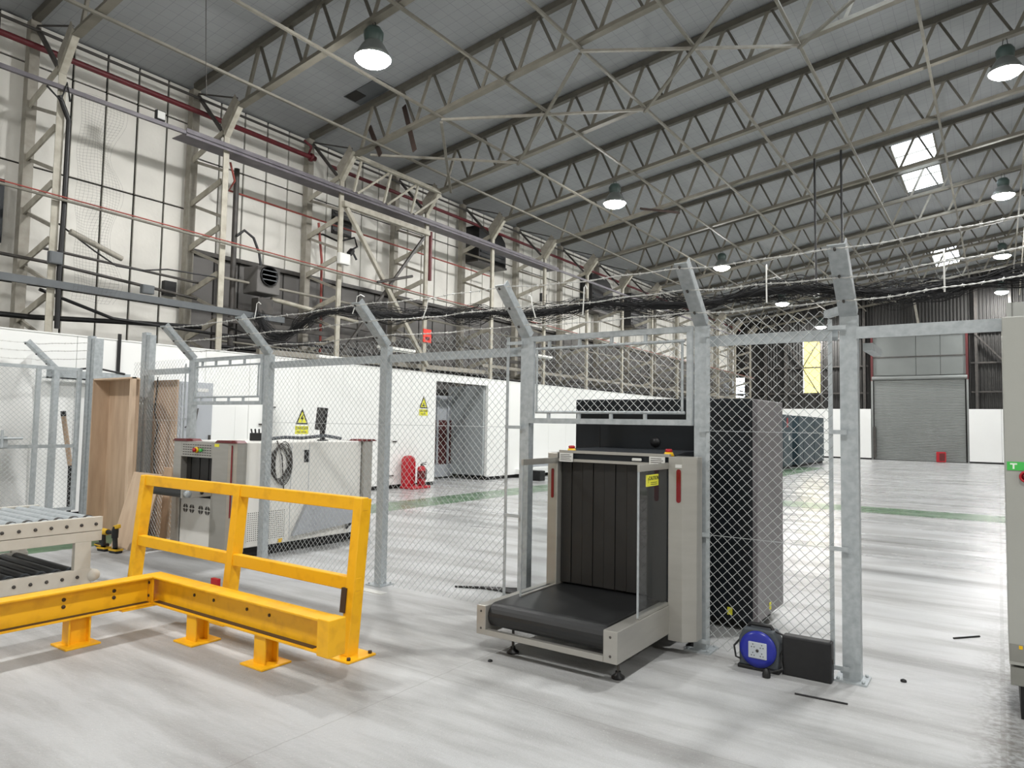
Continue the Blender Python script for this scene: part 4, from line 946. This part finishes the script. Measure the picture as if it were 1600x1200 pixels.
# grey cabinet by the lining wall
t = thing('electrical_cabinet', 'tall pale blue-grey electrical cabinet standing behind the white scanner portal', 'cabinet', (-12.3, 7.3, 0))
box('carcass', 'machine_grey', t, -12.49, -12.14, 7.02, 7.66, 0, 2.33, .008)
box('door', 'machine_grey', t, -12.14, -12.115, 7.04, 7.64, .08, 2.3, .005)
box('nameplate', 'label_white', t, -12.115, -12.11, 7.3, 7.55, 2.16, 2.22)
box('handle', 'dark_steel', t, -12.115, -12.08, 7.58, 7.61, 1.2, 1.36)
MB().tube([(-12.1, 7.35, 1.85), (-12.08, 7.3, 1.6), (-12.08, 7.1, 1.5)], .012, 6).build('cable', 'dark_steel', t)

# ------------------------------------------------------------------ plywood and tools
t = thing('plywood_box', 'tall open plywood box standing upright left of the fence post', 'box', (-10.1, 4.9, 0))
bx0, bx1, by0, by1 = -10.6, -9.5, 4.82, 5.06
box('side', 'plywood', t, bx0, bx0+.02, by0, by1, 0, 2.2); box('side', 'plywood_light', t, bx1-.02, bx1, by0, by0+.05, 0, 2.2)
box('back', 'plywood', t, bx0+.02, bx1-.27, by1-.015, by1, 0, 2.18); MB().prism([(bx0, by0), (bx1, by0), (bx1, by0+.05), (bx1-.27, by1), (bx0, by1)], (0, 0, 2.18), (1, 0, 0), (0, 1, 0), (0, 0, 1), .02).build('top', 'plywood_light', t); box('batten', 'plywood_light', t, bx1-.09, bx1-.02, by0+.01, by0+.05, 0, 2.18)
t = thing('plywood_sheet', 'large plywood sheet standing behind the fence mesh', 'board', (-9.8, 5.5, 0))
MB().box(-10.2, -9.46, 5.42, 5.445, 0, 2.2).build('board', 'plywood', t)
MB().tube([(-9.95, 5.405, 2.25), (-10.0, 5.405, 1.75), (-9.9, 5.405, 1.55), (-9.97, 5.405, 1.2), (-9.92, 5.405, .8), (-9.92, 5.405, .3)], .009, 5).build('hanging_cord', 'black_plastic', t)
tag(MB().hexa([(-9.42, 4.6, 0), (-8.72, 4.6, 0), (-8.72, 4.62, 0), (-9.42, 4.62, 0), (-9.30, 4.79, .95), (-8.62, 4.79, .95), (-8.62, 4.81, .95), (-9.30, 4.81, .95)]).build('plywood_offcut', 'plywood_light'), 'pale plywood offcut leaning behind the left post of the yellow frame', 'board')
tag(MB().hexa([(-9.02, 5.02, 0), (-8.9, 5.02, 0), (-8.9, 5.04, 0), (-9.02, 5.04, 0), (-9.2, 5.14, 1.0), (-9.0, 5.14, 1.0), (-9.0, 5.16, 1.0), (-9.2, 5.16, 1.0)]).build('plywood_offcut', 'plywood'), 'darker plywood strip leaning beside the pale offcut', 'board')
tag(MB().hexa([(-10.0, 5.1, 0), (-9.96, 5.1, 0), (-9.96, 5.13, 0), (-10.0, 5.13, 0), (-10.06, 5.12, 1.5), (-10.02, 5.12, 1.5), (-10.02, 5.15, 1.5), (-10.06, 5.15, 1.5)]).build('timber_batten', 'plywood_light'), 'splintered pale timber batten leaning on the tall fence post', 'batten')
def drill(x, y, rot, label, pistol=True):
    t = thing('cordless_drill', label, 'drill', (x, y, 0)); t.rotation_euler = (0, 0, rot)
    b = MB().box(x-.075, x+.075, y-.045, y+.045, 0, .05).build('battery', 'black_plastic', t, .012); box('battery_stripe', 'drill_yellow', b, x-.078, x+.078, y-.047, y+.047, .03, .05)
    MB().bar((x-.01, y, .05), (x-.03, y, .2), .045, .055, (1, 0, 0)).build('handle', 'black_plastic', t, .012)
    if pistol:
        MB().tube([(x-.09, y, .235), (x-.05, y, .235), (x+.06, y, .235)], [.035, .042, .038], 12).build('motor_body', 'drill_yellow', t)
        MB().tube([(x+.06, y, .235), (x+.1, y, .235), (x+.15, y, .235)], [.03, .026, .012], 12).build('chuck', 'black_plastic', t)
    else:
        MB().tube([(x-.03, y, .18), (x-.03, y, .27), (x-.02, y, .32)], [.038, .04, .03], 12).build('motor_body', 'black_plastic', t)
        MB().bar((x-.05, y, .3), (x+.05, y, .33), .05, .05).build('head', 'drill_yellow', t, .012)
    return t
drill(-9.17, 4.40, .15, 'black and yellow cordless drill standing on its battery, chuck pointing right')
drill(-8.92, 4.42, .1, 'black and yellow impact driver standing upright closest to the yellow frame', False)
t = thing('tool_battery', 'black and yellow tool lying low at the corner of the roller conveyor', 'tool', (-9.47, 4.52, 0))
b = box('battery', 'black_plastic', t, -9.56, -9.38, 4.47, 4.57, 0, .05, .012); box('battery_stripe', 'drill_yellow', b, -9.565, -9.39, 4.465, 4.575, .02, .035); MB().bar((-9.5, 4.52, .05), (-9.44, 4.52, .12), .05, .06).build('handle', 'black_plastic', t, .01)

# ------------------------------------------------------------------ yellow impact barriers
t = thing('guard_frame', 'tall yellow steel guard frame with two rails, chipped paint', 'guard rail', (-5.3, 3.52, 0))
lean = .085
P_ = lambda x, z: V((x, 3.52+lean*z, z))
for x in (-3.80, -5.25, -6.75):
    p = MB().bar(P_(x, .01), P_(x, 1.1), .085, .1, (0, 1, 0)).build('post', 'yellow_paint', t, .006)
    box('base_plate', 'yellow_paint', t, x-.13, x+.13, 3.4, 3.66, 0, .015, .003)
    m = MB()
    for sx in (-1, 1):
        for sy in (-1, 1): m.lathe([(0, 0), (.014, 0), (.014, .018), (0, .018)], (x+sx*.1, 3.53+sy*.1, .015), 6)
    m.build('anchor_bolt', 'yellow_chip', t)
for z in (1.06, .50): MB().bar(P_(-6.8, z)+V((0, -.01, 0)), P_(-3.755, z)+V((0, -.01, 0)), .06, .095).build('rail', 'yellow_paint', t, .006)
MB().bar(P_(-3.825, .30)+V((-.02, -.02, 0)), P_(-3.825, .47)+V((-.02, -.02, 0)), .05, .08, (0, 1, 0)).build('chipped_patch', 'yellow_chip', t)
box('red_tag', 'red_plastic', t, -5.31, -5.22, 3.40, 3.43, .28, .36)
t = thing('low_guard', 'low yellow corner barrier of steel beams on short stub posts', 'guard rail', (-5.55, 3.08, 0))
def ibeam(p0, p1, parent):
    p0, p1 = V(p0), V(p1); m = MB()
    m.bar(p0+V((0, 0, .205)), p1+V((0, 0, .205)), .14, .013); m.bar(p0+V((0, 0, .006)), p1+V((0, 0, .006)), .14, .013); m.bar(p0+V((0, 0, .105)), p1+V((0, 0, .105)), .012, .19)
    return m.build('beam', 'yellow_paint', parent, .002)
ibeam((-5.62, 3.08, .20), (-3.53, 3.08, .20), t); ibeam((-5.55, 3.009, .20), (-5.55, .6, .20), t)
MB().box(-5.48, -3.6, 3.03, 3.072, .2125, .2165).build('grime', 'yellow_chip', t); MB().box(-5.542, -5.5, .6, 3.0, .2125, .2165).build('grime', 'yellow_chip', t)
for x, y, al in ((-4.13, 3.08, 0), (-4.95, 3.08, 0), (-5.55, 2.5, 1), (-5.55, 1.1, 1)):
    m = MB()
    if al == 0: m.box(x-.006, x+.006, y-.05, y+.05, .012, .2); [m.box(x-.06, x+.06, y+s*.05-.006, y+s*.05+.006, .012, .2) for s in (-1, 1)]
    else: m.box(x-.05, x+.05, y-.006, y+.006, .012, .2); m = MB(); m.box(x-.006, x+.006, y-.07, y+.07, .012, .2); [m.box(x-.05, x+.05, y+s*.07-.006, y+s*.07+.006, .012, .2) for s in (-1, 1)]
    m.build('stub_post', 'yellow_paint', t, .002)
    box('base_plate', 'yellow_paint', t, x-.12, x+.12, y-.12, y+.12, 0, .014, .003)
box('end_block', 'yellow_paint', t, -3.53, -3.42, 3.0, 3.14, .19, .42, .006)
box('end_plate', 'yellow_paint', t, -5.61, -5.485, 3.012, 3.026, .214, .398)
MB().bar((-5.53, 2.78, .192), (-5.53, 3.06, .192), .13, .012).build('splice_plate', 'yellow_paint', t)
m = MB()
for x in (-5.53,):
    for z in (.26, .36): m.lathe([(0, 0), (.012, 0), (.012, .004), (0, .004)], (x, 3.0118, z), 8, (0, -1, 0))
for x in (-5.0, -4.75, -4.35, -4.1):
    m.lathe([(0, 0), (.012, 0), (.012, .006), (0, .006)], (x, 3.074, .33), 8, (0, -1, 0))
for y in (2.75, 2.4, 1.9): 
    for z in (.29, .34): m.lathe([(0, 0), (.014, 0), (.014, .006), (0, .006)], (-5.544, y, z), 8, (1, 0, 0))
m.build('bolt_hole', 'yellow_chip', t)

# ------------------------------------------------------------------ grey roller conveyor on the left
t = thing('roller_conveyor', 'grey two-level roller conveyor behind the low yellow barrier', 'conveyor', (-7.6, 2.2, 0))
cx0, cx1, cy0, cy1 = -8.25, -6.9, .2, 3.29
for x, nm in ((cx1, 'near'), (cx0, 'far')):
    u = box('side_rail', 'conveyor_paint', t, x-.05, x, cy0, cy1, .605, .73, .004)
    l = box('side_rail', 'conveyor_paint', t, x-.06, x-.004, cy0, cy1, .51, .60, .004)
    b = box('side_rail', 'conveyor_paint', t, x-.05, x, cy0, cy1-.08, .13, .265, .004)
    if nm == 'near':
        m = MB(); y = cy1-.06
        while y > cy0: m.lathe([(0, 0), (.016, 0), (.012, .012), (0, .012)], (x, y, .665), 8, (1, 0, 0)); y -= .125
        m.build('axle_bolt', 'dark_steel', u)
        m = MB(); y = cy1-.2
        while y > cy0: m.lathe([(0, 0), (.016, 0), (.012, .012), (0, .012)], (x, y, .2), 8, (1, 0, 0)); y -= .125
        m.build('axle_bolt', 'dark_steel', b)
    for y in (cy1-.16, 1.3): box('leg', 'conveyor_paint', t, x-.06, x-.002, y-.07, y+.07, 0, .51, .004)
MB().box(cx0-.02, cx0+.03, 1.6, cy1-.1, .44, .5).build('drive_guard', 'green_sign', t) if False else None
MB().lathe([(0, 0), (.055, 0), (.055, .05), (0, .05)], (cx1-.04, cy1-.06, .2), 12, (1, 0, 0)).build('end_wrap', 'conveyor_paint', t)
y = cy1-.07; k = 0
rl = None
while y > 1.2:
    for z, r, mm in ((.69, .042, 'galv'), (.225, .042, 'black_rubber')):
        yy = y if z > .5 else y-.12
        o = MB().tube([(cx0+.01, yy, z), (cx1-.055, yy, z)], r, 12).build('roller', mm, t)
        MB().tube([(cx1-.16, yy, z), (cx1-.12, yy, z)], r+.006, 12).build('roller_band', 'reel_grey' if z < .5 else 'dark_steel', o)
    y -= .125
box('motor', 'dark_steel', t, -8.9, -8.4, 2.6, 2.85, .55, .8, .03)

# ------------------------------------------------------------------ things at the right end post
t = thing('cable_reel', 'grey cable reel with blue drum face standing against the fence', 'cable reel', (-1.4, 5.06, 0))
rx, ry = -1.385, 5.02
poly = [(-.13, .02), (.13, .02), (.14, .2), (.1, .275), (-.1, .275), (-.135, .2)]
MB().prism(poly, (rx, ry, 0), (1, 0, 0), (0, 0, 1), (0, 1, 0), .12).build('case', 'reel_grey', t, .012)
MB().lathe([(0, 0), (.122, 0), (.122, .014), (.09, .02), (0, .016)], (rx, ry, .145), 32, (0, -1, 0)).build('drum_face', 'blue_plastic', t)
s = box('socket_plate', 'socket_grey', t, rx-.062, rx+.062, ry-.026, ry-.014, .085, .195, .008)
m = MB()
for cx_ in (-.03, .03):
    for cz in (-.028, .028):
        for q in ((0, .012), (-.009, -.006), (.009, -.006)): m.box(rx+cx_+q[0]-.003, rx+cx_+q[0]+.003, ry-.0275, ry-.026, .14+cz+q[1]-.003, .14+cz+q[1]+.003)
m.build('socket_hole', 'dark_steel', s)['kind'] = 'stuff'; MB().lathe([(0, 0), (.01, 0), (.01, .004), (0, .004)], (rx, ry-.026, .14), 10, (0, -1, 0)).build('reset_button', 'dark_steel', s)
MB().tube([(rx-.085, ry+.06, .265), (rx-.07, ry+.06, .295), (rx+.07, ry+.06, .295), (rx+.085, ry+.06, .265)], .014, 8).build('handle', 'black_plastic', t)
MB().box(rx-.14, rx+.14, ry-.01, ry+.13, 0, .025).build('foot', 'black_plastic', t, .006)
MB().tube([(rx-.12, ry+.03, .2), (rx-.165, ry, .14), (rx-.15, ry-.01, .07), (rx-.12, ry, .06)], .007, 6).build('cable', 'black_plastic', t); m = MB().tube([(rx+.1, ry+.05, .27), (rx+.15, ry+.05, .255), (rx+.17, ry+.04, .2), (rx+.14, ry+.03, .12), (rx+.16, ry, .04), (rx+.08, ry-.06, .02)], .007, 6); m.build('cable', 'black_plastic', t)
MB().lathe([(.026, 0), (.028, .02), (.018, .045), (.008, .06)], (rx+.08, ry-.1, .0), 10).build('plug', 'black_plastic', t)
t = thing('equipment_case', 'flat black box on edge between the cable reel and end post', 'case', (-1.08, 5.1, 0))
MB().box(-1.235, -.925, 5.04, 5.13, 0, .262).build('case', 'black_plastic', t, .012)
box('catch', 'dark_steel', t, -.926, -.92, 5.07, 5.1, .12, .15)

# ------------------------------------------------------------------ grey cabinet at the right edge
t = thing('steel_cabinet', 'tall grey steel cabinet filling the right edge of the picture', 'cabinet', (.45, 5.5, 0))
box('carcass', 'pillar_grey', t, .025, .95, 5.1, 5.9, .31, 2.345, .004)
box('plinth', 'pillar_dark', t, .03, .95, 5.115, 5.88, .19, .295, .003)
box('base', 'black_skirt', t, .075, .95, 5.13, 5.86, .0, .19)
box('lower_band', 'pillar_dark', t, .026, .9, 5.098, 5.1, .33, .43)
box('yellow_mark', 'estop_yellow', t, .072, .09, 5.0965, 5.098, .405, .425)
s = box('green_sign', 'green_sign', t, .035, .35, 5.095, 5.1, 1.435, 1.485)
MB().prism([(0, .034), (.034, .034), (.034, .025), (.021, .025), (.021, 0), (.012, 0), (.012, .025), (0, .025)], (.05, 5.095, 1.443), (1, 0, 0), (0, 0, 1), (0, -1, 0), .001).build('symbol', 'ink_white', s)
text('lettering', 'Press to', .018, (.16, 5.0945, 1.47), (1, 0, 0), (0, 0, 1), 'ink_white', s); text('lettering', 'exit', .018, (.16, 5.0945, 1.451), (1, 0, 0), (0, 0, 1), 'ink_white', s)
b = MB().lathe([(0, .0), (.03, 0), (.034, .02), (.026, .022), (.022, .012), (0, .012)], (.125, 5.1, 1.40), 20, (0, -1, 0)).build('push_button', 'red_plastic', t)
MB().lathe([(0, .012), (.02, .012), (.02, .016), (0, .016)], (.125, 5.1, 1.40), 16, (0, -1, 0)).build('button_centre', 'red_dark', b)
t = thing('wall_return', 'pale grey block far beyond the grey cabinet at the right edge', 'block', (1.4, 36, 0))
box('block', 'pillar_grey', t, .34, 3, 35.0, 36.5, 0, 7.0); box('trim', 'pillar_dark', t, .5, .56, 34.97, 35.0, 0, 7.0)

# ------------------------------------------------------------------ far cabinets and firepoint
t = thing('plant_cabinet', 'dark teal plant cabinet on the far floor, nearer of the pair', 'cabinet', (-7.2, 29, 0), 'far plant cabinets')
box('carcass', 'blue_cab', t, -8.6, -7.35, 28.9, 31.9, .1, 2.28, .01); box('plinth', 'black_skirt', t, -8.55, -7.4, 29, 31.8, 0, .1)
for a, b_ in ((28.95, 30.3), (30.4, 31.85)): box('door', 'blue_cab', t, -7.35, -7.33, a, b_, .14, 2.24, .01)
box('switch', 'label_white', t, -7.33, -7.31, 31.2, 31.45, 1.2, 1.4); box('notice', 'red_plastic', t, -7.33, -7.32, 30.9, 31.1, 1.75, 2.15)
t = thing('plant_cabinet', 'dark teal plant cabinet on the far floor, further of the pair', 'cabinet', (-7.2, 35, 0), 'far plant cabinets')
box('carcass', 'blue_cab', t, -8.6, -7.35, 33.0, 38.6, .1, 2.28, .01); box('plinth', 'black_skirt', t, -8.55, -7.4, 33.1, 38.5, 0, .1)
for a, b_ in ((33.1, 33.9), (34.0, 36.2), (36.3, 38.5)): box('door', 'blue_cab', t, -7.35, -7.33, a, b_, .14, 2.24, .01)
t = thing('fire_box', 'red fire point box on the floor in front of the roller shutter', 'fire box', (-2.6, 45.3, 0))
box('body', 'red_plastic', t, -2.85, -2.4, 45.0, 45.4, .02, .58, .03); box('door', 'red_dark', t, -2.7, -2.45, 44.98, 45.0, .1, .5)

# ------------------------------------------------------------------ bundled netting slung across the hall
pts = [(-12.6, 3.82), (-12.2, 3.42), (-11.7, 3.35), (-11.2, 3.55), (-10.6, 3.72), (-9.7, 3.68), (-8.6, 3.52), (-7.8, 3.5), (-7.2, 3.42), (-6.6, 3.42), (-6.0, 3.34), (-5.3, 3.36), (-4.7, 3.40), (-4.0, 3.32), (-3.2, 3.27), (-2.6, 3.34), (-2.0, 3.35), (-1.5, 3.28), (-1.0, 3.22), (-.4, 3.22), (.2, 3.28), (1.2, 3.3)]
ny = 8.9
def cat(p, n):
    out = []
    for i in range(len(p)-1):
        a, b, c, d = p[max(i-1, 0)], p[i], p[i+1], p[min(i+2, len(p)-1)]
        for k in range(n):
            t_ = k/n; out.append(tuple(.5*((2*b[q])+(-a[q]+c[q])*t_+(2*a[q]-5*b[q]+4*c[q]-d[q])*t_**2+(-a[q]+3*b[q]-3*c[q]+d[q])*t_**3) for q in (0, 1)))
    return out+[p[-1]]
path = [V((x, ny, z)) for x, z in cat(pts, 8)]
t = thing('bundled_net', 'black netting gathered into a long sagging bundle across the hall', 'netting', (-12.6, ny, 3.8))
rad = [.075+.03*math.sin(i*.31)+.014*math.sin(i*.83+1) for i in range(len(path))]
MB().tube(path, [r_*.5 for r_ in rad], 9).build('core', 'black_net', t)
m = MB()
for s in range(60):
    ph = random.uniform(0, 6.28); tw = random.choice((-1, 1))*random.uniform(.10, .3); q = random.uniform(.5, 1.7); w2 = random.uniform(.1, .4)
    m.tube([p+V((0, math.cos(ph+tw*i)*rad[i]*q, math.sin(ph+tw*i)*rad[i]*q+.03*math.sin(i*w2+ph))) for i, p in enumerate(path)], .0035, 3, False)
o = m.build('net_strand', 'black_net', t); o['kind'] = 'stuff'
def tie(x, z, h, bend, label):
    m = MB().tube([(x, ny-.16, z-.05), (x+bend, ny-.17, z+h*.5), (x+bend*1.2, ny-.17, z+h*.9), (x+bend*2, ny-.16, z+h), (x+bend*2.8, ny-.14, z+h*.85)], .009, 6)
    return tag(m.build('cable_tie', 'white_plastic'), label, 'cable tie', 'white cable ties on the bundled net')
for x, z, h, bend, l in ((-12.5, 3.78, .28, .06, 'white cable tie curling over the left end of the bundled net'), (-9.6, 3.66, .28, .1, 'white cable tie on the bundled net behind the cranked post'), (-7.9, 3.44, .3, .1, 'white cable tie on the bundled net right of the red notice'), (-5.65, 3.3, .3, -.06, 'white cable tie on the bundled net above the overhead panel'), (-4.85, 3.28, .38, .02, 'hooked white cable tie on the bundled net above the panel right half'), (-2.3, 3.24, .42, .0, 'straight white cable tie standing up from the bundled net near right'), (-.45, 3.2, .4, .0, 'white cable tie on the bundled net right of the end post')):
    tie(x, z, h, bend, l)

# ------------------------------------------------------------------ litter on the floor
tag(MB().tube([(-1.08, 4.72, .006), (-.78, 4.74, .006)], .006, 5).build('wire_offcut', 'black_plastic'), 'thin dark wire offcut on the floor in front of the black box', 'litter')
tag(MB().tube([(-.33, 6.75, .006), (-.16, 6.95, .006)], .008, 5).build('wire_offcut', 'black_plastic'), 'thin dark wire offcut on the floor right of the end post', 'litter')
t = MB(); t.add([(-.36, 4.02, .004), (-.30, 4.0, .02), (-.255, 4.03, .004), (-.29, 4.07, .015), (-.34, 4.06, .012)], [(0, 1, 3, 4), (1, 2, 3)])
tag(t.build('dry_leaf', 'leaf_brown'), 'small brown dry leaf on the floor bottom right', 'leaf')
m = MB()
for k in range(5): m.tube([(-4.55+.08*k, 5.62+.04*k, .01), (-4.25+.09*k, 5.75+.05*math.sin(k), .02), (-3.98+.06*k, 5.95-.06*k, .01)], .011, 5)
tag(m.build('cable_scrap', 'black_plastic'), 'bunch of dark cable scraps on the floor behind the fence mesh', 'litter')
tag(MB().box(-5.3, -4.9, 4.93, 5.02, 0, .008).build('floor_strip', 'label_white'), 'pale flat strip lying at the foot of the fence post behind yellow frame', 'strip')
tag(MB().lathe([(0, 0), (.02, 0), (.018, .012), (0, .02)], (-.55, 5.4, 0), 8).build('rubber_bung', 'black_plastic'), 'tiny black bung on the floor right of the end post', 'litter')
tag(MB().lathe([(0, 0), (.018, 0), (.015, .01), (0, .014)], (-2.95, 4.05, 0), 8).build('rubber_bung', 'black_plastic'), 'tiny black speck on the floor in front of the scanner conveyor', 'litter')
